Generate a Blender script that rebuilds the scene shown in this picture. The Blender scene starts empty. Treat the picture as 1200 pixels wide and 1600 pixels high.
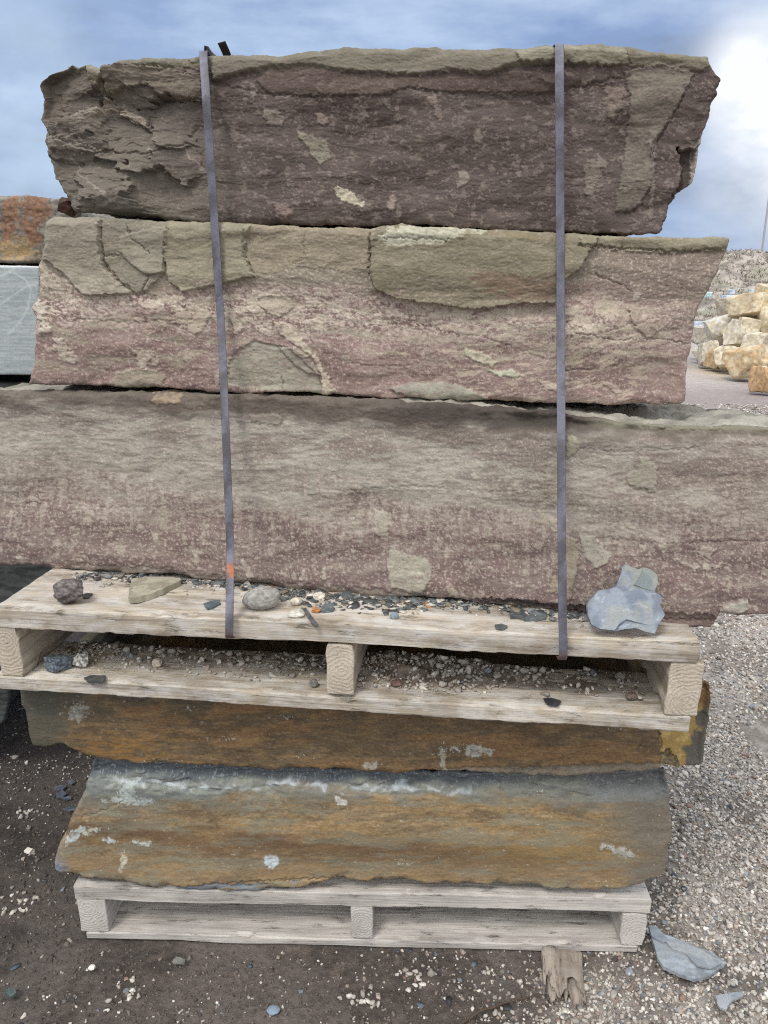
import bpy, bmesh, math, random
import numpy as np
from mathutils import Vector, Matrix

scene = bpy.context.scene
COL = scene.collection
random.seed(7)

# ------------------------------------------------------------------ camera
H = 1.36; F = 1150.0; PITCH = math.atan(350/1150)
cam_d = bpy.data.cameras.new("camera"); cam = bpy.data.objects.new("camera", cam_d); COL.objects.link(cam)
cam.location = (0, 0, H); cam.rotation_euler = (math.pi/2 - PITCH, 0, 0)
cam_d.sensor_fit = 'VERTICAL'; cam_d.sensor_height = 36; cam_d.lens = F/1600*36
cam_d.clip_start = .02; cam_d.clip_end = 2000
scene.camera = cam

# ------------------------------------------------------------------ light
SUN_EL = math.radians(56); SUN_AZ = math.radians(215)     # azimuth clockwise from +Y: behind and left of the camera
scene.view_settings.view_transform = 'Standard'; scene.view_settings.look = 'None'
scene.cycles.use_denoising = False; scene.cycles.filter_width = 1.1; scene.cycles.sample_clamp_indirect = 3.0
scene.view_settings.exposure = 0.0; scene.view_settings.gamma = 1
world = bpy.data.worlds.new("World"); scene.world = world; world.use_nodes = True
sd = bpy.data.lights.new("sun", 'SUN'); sd.energy = 1.5; sd.angle = math.radians(14); sd.color = (1, .965, .91)
sun = bpy.data.objects.new("sun", sd); COL.objects.link(sun)
sdir = Vector((math.sin(SUN_AZ)*math.cos(SUN_EL), math.cos(SUN_AZ)*math.cos(SUN_EL), math.sin(SUN_EL)))
sun.rotation_euler = sdir.to_track_quat('Z', 'Y').to_euler()

def px_dir(px, py):
    x = (px-600)/F; y = (800-py)/F
    c, s = math.cos(PITCH), math.sin(PITCH)
    return x, c + y*s, -s + y*c           # right, forward, up

def build_world():
    nt = world.node_tree; nt.nodes.clear(); N = nt.nodes.new; L = nt.links.new
    out = N('ShaderNodeOutputWorld'); bg = N('ShaderNodeBackground'); L(bg.outputs[0], out.inputs[0])
    sky = N('ShaderNodeTexSky'); sky.sky_type = 'NISHITA'; sky.sun_disc = False
    sky.sun_elevation = SUN_EL; sky.sun_rotation = SUN_AZ
    bg.inputs['Strength'].default_value = 0.1
    tc = N('ShaderNodeTexCoord')
    def mth(op, a, b=None, clamp=False):
        m = N('ShaderNodeMath'); m.operation = op; m.use_clamp = clamp
        for i, v in enumerate((a, b)):
            if v is None: continue
            if isinstance(v, (int, float)): m.inputs[i].default_value = v
            else: L(v, m.inputs[i])
        return m.outputs[0]
    mp = N('ShaderNodeMapping'); mp.inputs['Scale'].default_value = (1.2, 1.2, 4.2); mp.inputs['Location'].default_value = (3.1, .4, .75)
    L(tc.outputs['Generated'], mp.inputs[0])
    n1 = N('ShaderNodeTexNoise'); n1.inputs['Scale'].default_value = 2.3; n1.inputs['Detail'].default_value = 5; n1.inputs['Roughness'].default_value = .5
    n1.inputs['Distortion'].default_value = .25
    L(mp.outputs[0], n1.inputs['Vector'])
    ramp = N('ShaderNodeValToRGB'); cr = ramp.color_ramp
    cr.elements[0].position = .40; cr.elements[0].color = (1.8, 2.45, 3.9, 1)
    cr.elements[1].position = .72; cr.elements[1].color = (5.4, 6.8, 9.1, 1)
    e = cr.elements.new(.5); e.position = .57; e.color = (2.75, 3.95, 6.6, 1)
    nA = N('ShaderNodeTexNoise'); nA.inputs['Scale'].default_value = 7; nA.inputs['Detail'].default_value = 6; nA.inputs['Roughness'].default_value = .6; L(mp.outputs[0], nA.inputs['Vector'])
    L(mth('ADD', mth('MULTIPLY', n1.outputs['Fac'], .85), mth('MULTIPLY', nA.outputs['Fac'], .3)), ramp.inputs[0])
    sep = N('ShaderNodeSeparateXYZ'); L(tc.outputs['Generated'], sep.inputs[0])
    # a bright break in the clouds low in the sky to the right, with a billowy edge
    def blob(px, py, k):
        d = Vector(px_dir(px, py)).normalized()
        dp = N('ShaderNodeVectorMath'); dp.operation = 'DOT_PRODUCT'; dp.inputs[1].default_value = d
        L(tc.outputs['Generated'], dp.inputs[0])
        a = mth('SUBTRACT', dp.outputs['Value'], 1.0); a = mth('MULTIPLY', a, k)
        return mth('EXPONENT', a)
    n2 = N('ShaderNodeTexNoise'); n2.inputs['Scale'].default_value = 9; n2.inputs['Detail'].default_value = 5
    mp2 = N('ShaderNodeMapping'); mp2.inputs['Scale'].default_value = (1, 1, 1.8); L(tc.outputs['Generated'], mp2.inputs[0]); L(mp2.outputs[0], n2.inputs['Vector'])
    b = mth('ADD', mth('ADD', blob(1190, 130, 520), mth('MULTIPLY', blob(1215, 265, 420), .5)), mth('MULTIPLY', blob(1420, 160, 60), .3))
    b = mth('MULTIPLY', b, mth('ADD', mth('MULTIPLY', n2.outputs['Fac'], 2.4), -.25))
    b = mth('MULTIPLY', b, 1.15, True)
    mixb = N('ShaderNodeMixRGB'); L(b, mixb.inputs[0]); L(ramp.outputs[0], mixb.inputs[1]); mixb.inputs[2].default_value = (10.8, 11.1, 11.5, 1)
    b2 = mth('MULTIPLY', mth('MULTIPLY', blob(20, 180, 70), mth('MULTIPLY', n2.outputs['Fac'], 1.3)), .9, True)
    mixc = N('ShaderNodeMixRGB'); L(b2, mixc.inputs[0]); L(mixb.outputs[0], mixc.inputs[1]); mixc.inputs[2].default_value = (7.0, 8.6, 10.5, 1)
    # clear sky seen faintly through the overcast
    mixs = N('ShaderNodeMixRGB'); mixs.inputs[0].default_value = .12; L(mixc.outputs[0], mixs.inputs[1]); L(sky.outputs[0], mixs.inputs[2])
    # an overcast sky is brightest overhead
    z = mth('MULTIPLY', mth('SUBTRACT', sep.outputs['Z'], .36), 1.9, True)
    behind = mth('MULTIPLY', mth('MULTIPLY', sep.outputs['Y'], -1.0), 1.2, True)
    zz = mth('ADD', mth('MULTIPLY', z, 1.6), 1.0)
    zz = mth('ADD', zz, mth('MULTIPLY', behind, .75))
    neutral = mth('MULTIPLY', mth('ADD', z, behind), .8, True)
    mixn = N('ShaderNodeMixRGB'); L(neutral, mixn.inputs[0]); L(mixs.outputs[0], mixn.inputs[1]); mixn.inputs[2].default_value = (6.6, 6.5, 6.4, 1)
    mul = N('ShaderNodeMixRGB'); mul.blend_type = 'MULTIPLY'; mul.inputs[0].default_value = 1
    L(mixn.outputs[0], mul.inputs[1])
    comb = N('ShaderNodeCombineXYZ'); [L(zz, comb.inputs[i]) for i in range(3)]
    L(comb.outputs[0], mul.inputs[2]); L(mul.outputs[0], bg.inputs['Color'])
build_world()

# ------------------------------------------------------------------ numeric helpers
def ray(px, py):
    px = np.asarray(px, float); py = np.asarray(py, float)
    x = (px-600)/F; y = (800-py)/F; c, s = math.cos(PITCH), math.sin(PITCH)
    return np.stack([x, c+y*s, -s+y*c], -1)
def on_plane(px, py, a, b=0.0):                      # vertical plane Y = a + b X
    d = ray(px, py); t = a/(d[..., 1]-b*d[..., 0])
    p = d*t[..., None]; p[..., 2] += H; return p
def on_z(px, py, z):
    d = ray(px, py); t = (z-H)/d[..., 2]
    p = d*np.asarray(t)[..., None]; p[..., 2] += H; return p

def _hash(ix, iy, iz, seed):
    h = (ix.astype(np.uint32)*np.uint32(374761393) + iy.astype(np.uint32)*np.uint32(668265263)
         + iz.astype(np.uint32)*np.uint32(2147483647) + np.uint32(seed*974711+12345))
    h ^= h >> np.uint32(13); h *= np.uint32(1274126177); h ^= h >> np.uint32(16)
    h *= np.uint32(2246822519); h ^= h >> np.uint32(15)
    return h
_G = np.array([[1,1,0],[-1,1,0],[1,-1,0],[-1,-1,0],[1,0,1],[-1,0,1],[1,0,-1],[-1,0,-1],[0,1,1],[0,-1,1],[0,1,-1],[0,-1,-1],
               [1,1,0],[-1,1,0],[0,-1,1],[0,-1,-1]], float)
def perlin(x, y, z=0.0, seed=0):
    x = np.asarray(x, float); y = np.asarray(y, float); z = np.zeros_like(x)+z
    x0 = np.floor(x); y0 = np.floor(y); z0 = np.floor(z)
    fx, fy, fz = x-x0, y-y0, z-z0
    i, j, k = x0.astype(np.int64), y0.astype(np.int64), z0.astype(np.int64)
    u = fx**3*(fx*(fx*6-15)+10); v = fy**3*(fy*(fy*6-15)+10); w = fz**3*(fz*(fz*6-15)+10)
    r = 0
    for dx in (0, 1):
        for dy in (0, 1):
            for dz in (0, 1):
                g = _G[_hash(i+dx, j+dy, k+dz, seed) & np.uint32(15)]
                d = g[..., 0]*(fx-dx)+g[..., 1]*(fy-dy)+g[..., 2]*(fz-dz)
                r = r + d*(u if dx else 1-u)*(v if dy else 1-v)*(w if dz else 1-w)
    return r
def fbm(x, y, z=0.0, oct=4, seed=0, gain=.5):
    a, s, f = 1.0, 0, 1.0
    for o in range(oct):
        s = s + a*perlin(x*f, y*f, (z*f if not np.isscalar(z) or z else 0.0), seed+o*17); a *= gain; f *= 2.03
    return s*1.35
def sstep(a, b, x):
    t = np.clip((x-a)/(b-a), 0, 1); return t*t*(3-2*t)
def C(r, g, b, gain=.8):
    c = np.array([r, g, b], float)/255; c = c.mean()+(c-c.mean())*.94
    return np.where(c < .04045, c/12.92, ((c+.055)/1.055)**2.4)/gain
def lerp(a, b, t): return a*(1-t[..., None])+b*t[..., None]

def inside_sdf(poly, X, Y):
    """signed distance to a polygon, positive inside"""
    P = np.array(poly, float); Q = np.roll(P, -1, 0)
    d = np.full(X.shape, 1e9); s = np.zeros(X.shape, bool)
    for (ax, ay), (bx, by) in zip(P, Q):
        ex, ey = bx-ax, by-ay; wx, wy = X-ax, Y-ay
        t = np.clip((wx*ex+wy*ey)/(ex*ex+ey*ey+1e-9), 0, 1)
        d = np.minimum(d, np.hypot(wx-ex*t, wy-ey*t))
        if by != ay:
            c = ((ay > Y) != (by > Y)) & (X < (bx-ax)*(Y-ay)/(by-ay)+ax); s ^= c
    return np.where(s, d, -d)
def line_dist(pts, X, Y):
    d = np.full(X.shape, 1e9)
    for (ax, ay), (bx, by) in zip(pts[:-1], pts[1:]):
        ex, ey = bx-ax, by-ay; t = np.clip(((X-ax)*ex+(Y-ay)*ey)/(ex*ex+ey*ey+1e-9), 0, 1)
        d = np.minimum(d, np.hypot(X-ax-ex*t, Y-ay-ey*t))
    return d

def make_mesh(name, verts, quads=None, tris=None, col=None, smooth=True, mat=None):
    me = bpy.data.meshes.new(name); verts = np.ascontiguousarray(verts, np.float32)
    loops, starts, n0 = [], [], 0
    if quads is not None and len(quads):
        q = np.asarray(quads, np.int32); loops.append(q.ravel()); starts.append(np.arange(len(q))*4); n0 = q.size
    if tris is not None and len(tris):
        t = np.asarray(tris, np.int32); loops.append(t.ravel()); starts.append(n0+np.arange(len(t))*3)
    loops = np.concatenate(loops).astype(np.int32); starts = np.concatenate(starts).astype(np.int32)
    me.vertices.add(len(verts)); me.vertices.foreach_set('co', verts.ravel())
    me.loops.add(len(loops)); me.loops.foreach_set('vertex_index', loops)
    me.polygons.add(len(starts)); me.polygons.foreach_set('loop_start', starts)
    me.update(calc_edges=True); me.validate()
    if smooth: me.polygons.foreach_set('use_smooth', np.ones(len(me.polygons), bool))
    if col is not None:
        at = me.color_attributes.new('col', 'FLOAT_COLOR', 'POINT')
        c = np.ones((len(verts), 4), np.float32); c[:, :3] = np.clip(col, 0, 1); at.data.foreach_set('color', c.ravel())
    if mat: me.materials.append(mat)
    return me
def link(name, me, parent=None, **props):
    o = bpy.data.objects.new(name, me); COL.objects.link(o)
    if parent: o.parent = parent
    for k, v in props.items(): o[k] = v
    return o
def empty(name, loc, rz=0, **props):
    o = bpy.data.objects.new(name, None); COL.objects.link(o); o.location = loc; o.rotation_euler = (0, 0, rz); o.empty_display_size = .05
    for k, v in props.items(): o[k] = v
    return o

# ------------------------------------------------------------------ materials
def new_mat(name, rough=.85, spec=.3):
    m = bpy.data.materials.new(name); m.use_nodes = True; nt = m.node_tree
    b = nt.nodes['Principled BSDF']; b.inputs['Roughness'].default_value = rough; b.inputs['Specular IOR Level'].default_value = spec
    return m, nt, b
class G:
    """small node-graph helper"""
    def __init__(s, nt): s.nt = nt
    def n(s, t, **kw):
        x = s.nt.nodes.new('ShaderNode'+t)
        for k, v in kw.items(): setattr(x, k, v)
        return x
    def l(s, a, b): s.nt.links.new(a, b)
    def noise(s, vec, scale, detail=4, rough=.55, dist=0):
        x = s.n('TexNoise'); x.inputs['Scale'].default_value = scale; x.inputs['Detail'].default_value = detail
        x.inputs['Roughness'].default_value = rough; x.inputs['Distortion'].default_value = dist; s.l(vec, x.inputs['Vector']); return x.outputs['Fac']
    def mapping(s, vec, scale=(1, 1, 1), loc=(0, 0, 0), rot=(0, 0, 0)):
        x = s.n('Mapping'); x.inputs['Scale'].default_value = scale; x.inputs['Location'].default_value = loc; x.inputs['Rotation'].default_value = rot
        s.l(vec, x.inputs[0]); return x.outputs[0]
    def math(s, op, a, b=0, clamp=False):
        x = s.n('Math'); x.operation = op; x.use_clamp = clamp
        for i, v in enumerate((a, b)):
            if isinstance(v, (int, float)): x.inputs[i].default_value = v
            else: s.l(v, x.inputs[i])
        return x.outputs[0]
    def ramp(s, fac, stops):
        x = s.n('ValToRGB'); cr = x.color_ramp
        while len(cr.elements) < len(stops): cr.elements.new(.5)
        for e, (p, c) in zip(cr.elements, stops):
            e.position = p; e.color = (c[0], c[1], c[2], 1) if hasattr(c, '__len__') else (c, c, c, 1)
        s.l(fac, x.inputs[0]); return x.outputs[0]
    def mix(s, fac, a, b, mode='MIX'):
        x = s.n('MixRGB'); x.blend_type = mode
        for i, v in enumerate((fac, a, b)):
            if isinstance(v, (int, float)): x.inputs[i].default_value = v if i == 0 else (v, v, v, 1)
            elif isinstance(v, (tuple, list, np.ndarray)): x.inputs[i].default_value = (v[0], v[1], v[2], 1)
            else: s.l(v, x.inputs[i])
        return x.outputs[0]
    def bump(s, h, strength, dist, normal=None):
        x = s.n('Bump'); x.inputs['Strength'].default_value = strength; x.inputs['Distance'].default_value = dist
        s.l(h, x.inputs['Height'])
        if normal: s.l(normal, x.inputs['Normal'])
        return x.outputs[0]
    def obj(s): return s.n('TexCoord').outputs['Object']

def stone_mat(name, aniso=3.0, fine=700, bump=.4, contrast=.25, rough=.85, spec=.3):
    m, nt, b = new_mat(name, rough, spec); g = G(nt)
    at = g.n('Attribute', attribute_name='col'); o = g.obj()
    v = g.mapping(o, (1, 1, aniso))
    n1 = g.noise(v, fine*.35, 6, .7); n2 = g.noise(v, fine, 3, .6); n3 = g.noise(v, 55, 5, .65)
    k = g.math('ADD', g.math('MULTIPLY', n1, .5), g.math('ADD', g.math('MULTIPLY', n2, .25), g.math('MULTIPLY', n3, .25)))
    k = g.math('ADD', g.math('MULTIPLY', g.math('SUBTRACT', k, .5), contrast*6), 1.0)
    k = g.math('MAXIMUM', k, .35)
    c = g.mix(1, at.outputs['Color'], k, 'MULTIPLY')
    g.l(c, b.inputs['Base Color'])
    hgt = g.math('ADD', g.math('MULTIPLY', n1, .6), g.math('ADD', g.math('MULTIPLY', n3, .5), g.math('MULTIPLY', n2, .35)))
    g.l(g.bump(hgt, bump, .0035), b.inputs['Normal'])
    return m
M_SLAB = stone_mat('layered_stone')
M_RUST = stone_mat('iron_stained_stone', 4, 600, .35, .30, .75, .35)
M_SLATE = stone_mat('slate', 1.5, 500, .25, .22, .6, .4)
M_PEB = stone_mat('pebble_stone', 1, 400, .35, .25, .8, .3)
M_SAND = stone_mat('sandstone', 1, 30, .5, .35, .9, .2)

def wood_mat(name, base, dark, dust=.5, seed=0.0, long_axis=0):
    m, nt, b = new_mat(name, .88, .2); g = G(nt); o = g.obj()
    sc = [38, 38, 38]; sc[long_axis] = 2.2
    v = g.mapping(o, sc, (seed, seed*1.3, seed*.7))
    n1 = g.noise(v, 1.0, 7, .62, .4)
    sc2 = [190, 190, 190]; sc2[long_axis] = 7
    n2 = g.noise(g.mapping(o, sc2, (seed, 0, 0)), 1.0, 4, .6)
    big = g.noise(g.mapping(o, (7, 7, 7), (seed*2, 1, 2)), 1, 4, .6)
    c = g.mix(g.ramp(n1, [(.34, 0), (.62, 1)]), dark, base)
    c = g.mix(g.math('MULTIPLY', g.ramp(n2, [(.3, 1), (.52, 0)]), .45), c, dark)
    # weathered dark streaks and spots
    sp = g.noise(g.mapping(o, [60 if i != long_axis else 13 for i in range(3)], (seed, 3, 3)), 1, 5, .7)
    c = g.mix(g.math('MULTIPLY', g.ramp(sp, [(.55, 0), (.66, 1)]), .7), c, (dark[0]*.35, dark[1]*.35, dark[2]*.36))
    # pale dust lying on it
    dd = g.noise(g.mapping(o, (18, 40, 40), (seed, 9, 1)), 1, 6, .65)
    c = g.mix(g.math('MULTIPLY', g.ramp(dd, [(.42, 0), (.62, 1)]), dust), c, (.66, .64, .60))
    c = g.mix(.55, c, g.mix(1, c, g.ramp(big, [(.3, .6), (.7, 1.15)]), 'MULTIPLY'))
    g.l(c, b.inputs['Base Color'])
    hh = g.math('ADD', n1, g.math('MULTIPLY', n2, .6)); hh = g.math('SUBTRACT', hh, g.math('MULTIPLY', g.ramp(sp, [(.60, 0), (.70, 1)]), .6))
    g.l(g.bump(hh, .7, .004), b.inputs['Normal'])
    return m
def stringer_mat(name, base, dark, cx, cz, seed=0.0):
    """beam running back from the camera: growth rings on its sawn end, grain along its sides"""
    m, nt, b = new_mat(name, .88, .2); g = G(nt); o = g.obj()
    sep = g.n('SeparateXYZ'); g.l(o, sep.inputs[0])
    wob = g.math('MULTIPLY', g.math('SUBTRACT', g.noise(g.mapping(o, (30, 5, 30), (seed, 0, 0)), 1, 4), .5), .028)
    dx = g.math('SUBTRACT', sep.outputs['X'], cx); dz = g.math('SUBTRACT', sep.outputs['Z'], cz)
    r = g.math('ADD', g.math('SQRT', g.math('ADD', g.math('MULTIPLY', dx, dx), g.math('MULTIPLY', dz, dz))), wob)
    ring = g.math('SINE', g.math('MULTIPLY', r, 900))
    ring = g.math('ADD', g.math('MULTIPLY', ring, .5), .5)
    grit = g.noise(g.mapping(o, (260, 60, 260)), 1, 5, .7)
    endc = g.mix(g.math('MULTIPLY', ring, .12), base, dark)
    endc = g.mix(g.math('MULTIPLY', g.ramp(grit, [(.5, 0), (.68, 1)]), .5), endc, (dark[0]*.4, dark[1]*.4, dark[2]*.4))
    n1 = g.noise(g.mapping(o, (45, 3, 45), (seed, 0, 0)), 1, 6, .6)
    sidec = g.mix(g.ramp(n1, [(.35, 0), (.62, 1)]), dark, base)
    blot = g.noise(g.mapping(o, (16, 16, 16), (seed, 2, 0)), 1, 4, .6)
    geo = g.n('NewGeometry'); sn = g.n('SeparateXYZ')
    tr = g.n('VectorTransform'); tr.vector_type = 'NORMAL'; tr.convert_from = 'WORLD'; tr.convert_to = 'OBJECT'
    g.l(geo.outputs['True Normal'], tr.inputs[0]); g.l(tr.outputs[0], sn.inputs[0])
    f = g.math('GREATER_THAN', g.math('ABSOLUTE', sn.outputs['Y']), .7)
    c = g.mix(f, sidec, endc)
    c = g.mix(.6, c, g.mix(1, c, g.ramp(blot, [(.3, .6), (.7, 1.1)]), 'MULTIPLY'))
    g.l(c, b.inputs['Base Color'])
    g.l(g.bump(g.math('ADD', g.mix(f, n1, g.math('MULTIPLY', ring, .35)), g.math('MULTIPLY', grit, .5)), .5, .003), b.inputs['Normal'])
    return m

def metal_strap_mat():
    m, nt, b = new_mat('weathered_steel_strap', .55, .4); g = G(nt); o = g.obj()
    at = g.n('Attribute', attribute_name='col')
    n = g.noise(o, 160, 6, .7); n2 = g.noise(g.mapping(o, (1, 1, .3)), 900, 3, .6)
    k = g.math('ADD', g.math('MULTIPLY', n, 1.0), g.math('MULTIPLY', n2, 1.0))
    c = g.mix(1, at.outputs['Color'], k, 'MULTIPLY')
    g.l(c, b.inputs['Base Color']); b.inputs['Metallic'].default_value = .25
    g.l(g.bump(n2, .4, .001), b.inputs['Normal']); return m
M_STRAP = metal_strap_mat()

# ------------------------------------------------------------------ slabs of layered stone
def resample(pts, n, jag, seed, axis):
    P = np.array(pts, float); d = np.r_[0, np.cumsum(np.hypot(*np.diff(P, axis=0).T))]
    t = np.linspace(0, d[-1], n)
    x = np.interp(t, d, P[:, 0]); y = np.interp(t, d, P[:, 1])
    w = np.minimum(1, np.minimum(t, d[-1]-t)/8.0)
    k = np.unique(np.r_[0, n-1, np.cumsum(np.random.RandomState(int(seed*13)+3).randint(3, 22, n))]); k = k[k < n]
    rr = np.random.RandomState(int(seed*7)+1).randn(len(k))*.62; rr2 = np.random.RandomState(int(seed*9)+2).randn(len(k))*.35
    nz = (np.interp(np.arange(n), k, rr)+.35*fbm(t/5, t*0+seed*3.3, 0, 3, seed))*jag*.8*w
    nz2 = (np.interp(np.arange(n), k, rr2))*jag*.6*w
    return np.stack([x+(nz if axis == 0 else nz2), y+(nz if axis == 1 else nz2)], 1)

def slab(name, top, bot, left, right, plane, depth, fn, mat, step=1.35, jag=(2.2, 3), round_px=(9, 8, 7, 7), round_mm=(9, 7, 8, 8), seed=1, side=None, taper=None, **props):
    """top/bot/left/right: outline traced on the front plane. fn(px,py)->(height m toward the front, colour)"""
    T0, B0, L0, R0 = [np.array(p, float) for p in (top, bot, left, right)]
    W = max(T0[-1, 0]-T0[0, 0], B0[-1, 0]-B0[0, 0]); Hh = max(L0[-1, 1]-L0[0, 1], R0[-1, 1]-R0[0, 1])
    nu = int(W/step); nv = int(Hh/step)
    T = resample(top, nu, jag[0], seed, 1); B = resample(bot, nu, jag[0], seed+1, 1)
    Lc = resample(left, nv, jag[1], seed+2, 0); R = resample(right, nv, jag[1], seed+3, 0)
    Lc[0] = T[0]; R[0] = T[-1]; Lc[-1] = B[0]; R[-1] = B[-1]
    u = np.linspace(0, 1, nu)[None, :, None]; v = np.linspace(0, 1, nv)[:, None, None]
    P = (1-v)*T[None]+v*B[None]+(1-u)*Lc[:, None]+u*R[:, None]-((1-u)*(1-v)*T[0]+u*(1-v)*T[-1]+(1-u)*v*B[0]+u*v*B[-1])
    px, py = P[..., 0], P[..., 1]
    h, col = fn(px, py)
    uu = u[..., 0]*W + 0*py; vv = v[..., 0]*Hh + 0*py
    rn = 1+.9*fbm(px/40, py/40, 0, 3, seed+40)
    def rd(dist, rp, rm):
        rp_ = rp*np.clip(rn, .4, 2); t = np.clip(1-dist/rp_, 0, 1); return -(1-np.sqrt(np.clip(1-t*t, 0, 1)))*rm*.001*np.clip(rn, .4, 2)
    ef = sstep(0, 13, np.minimum.reduce([vv, Hh-vv, uu, W-uu])); h = h*(.3+.7*ef)
    e = rd(vv, round_px[0], round_mm[0])+rd(Hh-vv, round_px[1], round_mm[1])+rd(uu, round_px[2], round_mm[2])+rd(W-uu, round_px[3], round_mm[3])
    a, b = plane
    Wp = on_plane(px, py, a, b)
    nrm = np.array([b, -1, 0]); nrm = nrm/np.linalg.norm(nrm)      # toward the camera
    V = Wp+nrm*(h+e)[..., None]
    idx = np.arange(nu*nv).reshape(nv, nu)
    q = np.stack([idx[:-1, :-1], idx[1:, :-1], idx[1:, 1:], idx[:-1, 1:]], -1).reshape(-1, 4)
    per = np.concatenate([idx[0, :-1], idx[:-1, -1], idx[-1, :0:-1], idx[:0:-1, 0]])   # clockwise seen from the camera
    Vf = V.reshape(-1, 3); Cf = col.reshape(-1, 3)
    base = Vf[per]; cen = base.mean(0)
    Hm = (Vf[:, 2].max()-Vf[:, 2].min())
    cumv, cumc, quads = [Vf], [Cf], [q]
    prev = per; off = len(Vf); M = len(per)
    steps = [.003, .007, .012, .018, .025, .034]+list(np.arange(.046, .9, .014))
    steps = [s for s in steps if s < depth*.95]+[depth]
    bc = Cf[per]
    def smooth(A, k):
        W_ = np.ones(2*k+1)/(2*k+1); A3 = np.concatenate([A[-k:], A, A[:k]])
        A3 = np.stack([np.convolve(A3[:, i], W_, 'valid') for i in range(3)], 1); return A3
    sb1, sb2 = smooth(base, 7), smooth(smooth(base, 22), 12); bc2 = smooth(bc, 20)
    # inward direction within the front plane
    tang = np.roll(base, -1, 0)-np.roll(base, 1, 0)
    wn = np.minimum(1, np.linalg.norm(base-cen, axis=1))
    out = np.cross(tang, nrm); out /= np.linalg.norm(out, axis=1)[:, None]+1e-9
    ker = 25; outs = sum(np.roll(out, k, 0) for k in range(-ker, ker+1)); outs /= np.linalg.norm(outs, axis=1)[:, None]+1e-9
    if np.mean(np.sum(outs*(base-cen), 1)) < 0: outs = -outs
    for s in steps:
        w1, w2 = min(1, s/.012), min(1, s/.06); bs = (base*(1-w1)+sb1*w1)*(1-w2)+sb2*w2; sv = s*(1-sstep(taper[0], taper[1], base[:, 0])*taper[2]) if taper else np.full(M, s); p = bs-nrm*sv[:, None]; bcs = bc*(1-w1)+bc2*w1
        nz = fbm(p[:, 0]*9, p[:, 1]*9, p[:, 2]*9, 5, seed+60, .55)*min(s*.4, .007)
        nz2 = fbm(p[:, 0]*40, p[:, 1]*40, p[:, 2]*40, 3, seed+61)*min(s*.5, .004)
        inw = -.006*min(1, s/.02)
        p = p+outs*(nz+nz2+inw)[:, None]
        k = fbm(p[:, 0]*14, p[:, 1]*14, p[:, 2]*14, 4, seed+62)
        if side is None: c = bcs*(1+.5*k)[:, None]
        else:
            f = np.clip(s/.02, 0, 1); c = (bcs*(1-f)+np.array(side)*f)*(1+.5*k)[:, None]
        cur = off+np.arange(M); cumv.append(p); cumc.append(c)
        nx = np.roll(np.arange(M), -1)
        quads.append(np.stack([prev, prev[nx], cur[nx], cur], -1)); prev = cur; off += M
    # back cap
    cumv.append((cen-nrm*depth)[None]); cumc.append(bc.mean(0)[None])
    tri = np.stack([prev, prev[np.roll(np.arange(M), -1)], np.full(M, off)], -1)
    Vall = np.concatenate(cumv)
    origin = np.array([cen[0], cen[1]+depth/2, Vall[:, 2].min()])
    me = make_mesh(name, Vall-origin, np.concatenate(quads), tri, np.concatenate(cumc), True, mat)
    o = link(name, me, **props); o.location = origin
    return o

def feats(px, py, h, col, items, seed=3):
    """items: (poly, height mm, colour or None, mix, ragged px, soft px)"""
    for i, it in enumerate(items):
        poly, hm, c, mx, rag, soft = it[:6]
        P = np.array(poly); m = (px > P[:, 0].min()-12) & (px < P[:, 0].max()+12) & (py > P[:, 1].min()-12) & (py < P[:, 1].max()+12)
        if not m.any(): continue
        X, Y = px[m], py[m]
        d = inside_sdf(poly, X, Y)+fbm(X/11, Y/9, 0, 4, seed+i, .6)*rag*2
        k = sstep(-soft/2, soft/2, d)
        if hm:
            gr = it[6] if len(it) > 6 else (0, 0)
            h[m] += k*(hm+gr[0]*(X-P[:, 0].mean())+gr[1]*(Y-P[:, 1].mean()))*.001
        if c is not None:
            kk = sstep(-1, 1.2, d)*mx*np.clip(.88+.5*fbm(X/7, Y/4, 0, 3, seed+i+90)+.55*np.minimum(0, fbm(X/38, Y/16, 0, 4, seed+i+95)+.08), .12, 1)*(1+0*X)
            c = np.array(c)*(1+.16*fbm(X/26, Y/12, 0, 4, seed+i+97))[:, None]
            col[m] = lerp(col[m], c*1.12, kk)
    return h, col
def flakes(px, py, h, col, n, box, c, seed, rmax=11, tilt=.4, hm=.9, mix=.8):
    """single pale chips where a thin skin of the stone has come away, a few large and many small"""
    rs = np.random.RandomState(seed); x0, y0, x1, y1 = box; J, I = px.shape[1], px.shape[0]
    for k in range(n):
        cx, cy = rs.uniform(x0, x1), rs.uniform(y0, y1); rad = 1.6+(rmax-1.6)*rs.rand()**3.2; a = tilt+rs.randn()*.5; el = rs.uniform(.4, .95)
        j = int((cx-px[0, 0])/max(1e-6, px[0, -1]-px[0, 0])*J); w = int(rad*2/1.2)+14; j0, j1 = max(0, j-w), min(J, j+w)
        X, Y = px[:, j0:j1], py[:, j0:j1]
        if X.size == 0: continue
        dx, dy = X-cx, Y-cy; u = dx*math.cos(a)+dy*math.sin(a); v = (-dx*math.sin(a)+dy*math.cos(a))/el
        m = (np.abs(u) < rad*2) & (np.abs(v) < rad*2)
        if not m.any(): continue
        th = np.arctan2(v[m], u[m]); rr = rad*(1+.42*fbm(np.cos(th)*1.6+k*3.1, np.sin(th)*1.6, 0, 3, seed, .7)+.25*fbm(X[m]/5, Y[m]/5, 0, 2, seed+1))
        kk = sstep(-.7, .7, rr-np.hypot(u[m], v[m])); t = rs.uniform(.45, 1)
        h[:, j0:j1][m] += kk*hm*.001*(rs.choice([-1, 1, 1])); sub = col[:, j0:j1]; sub[m] = lerp(sub[m], np.array(c)*rs.uniform(.9, 1.08), kk*mix*t)
    return h, col
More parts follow.
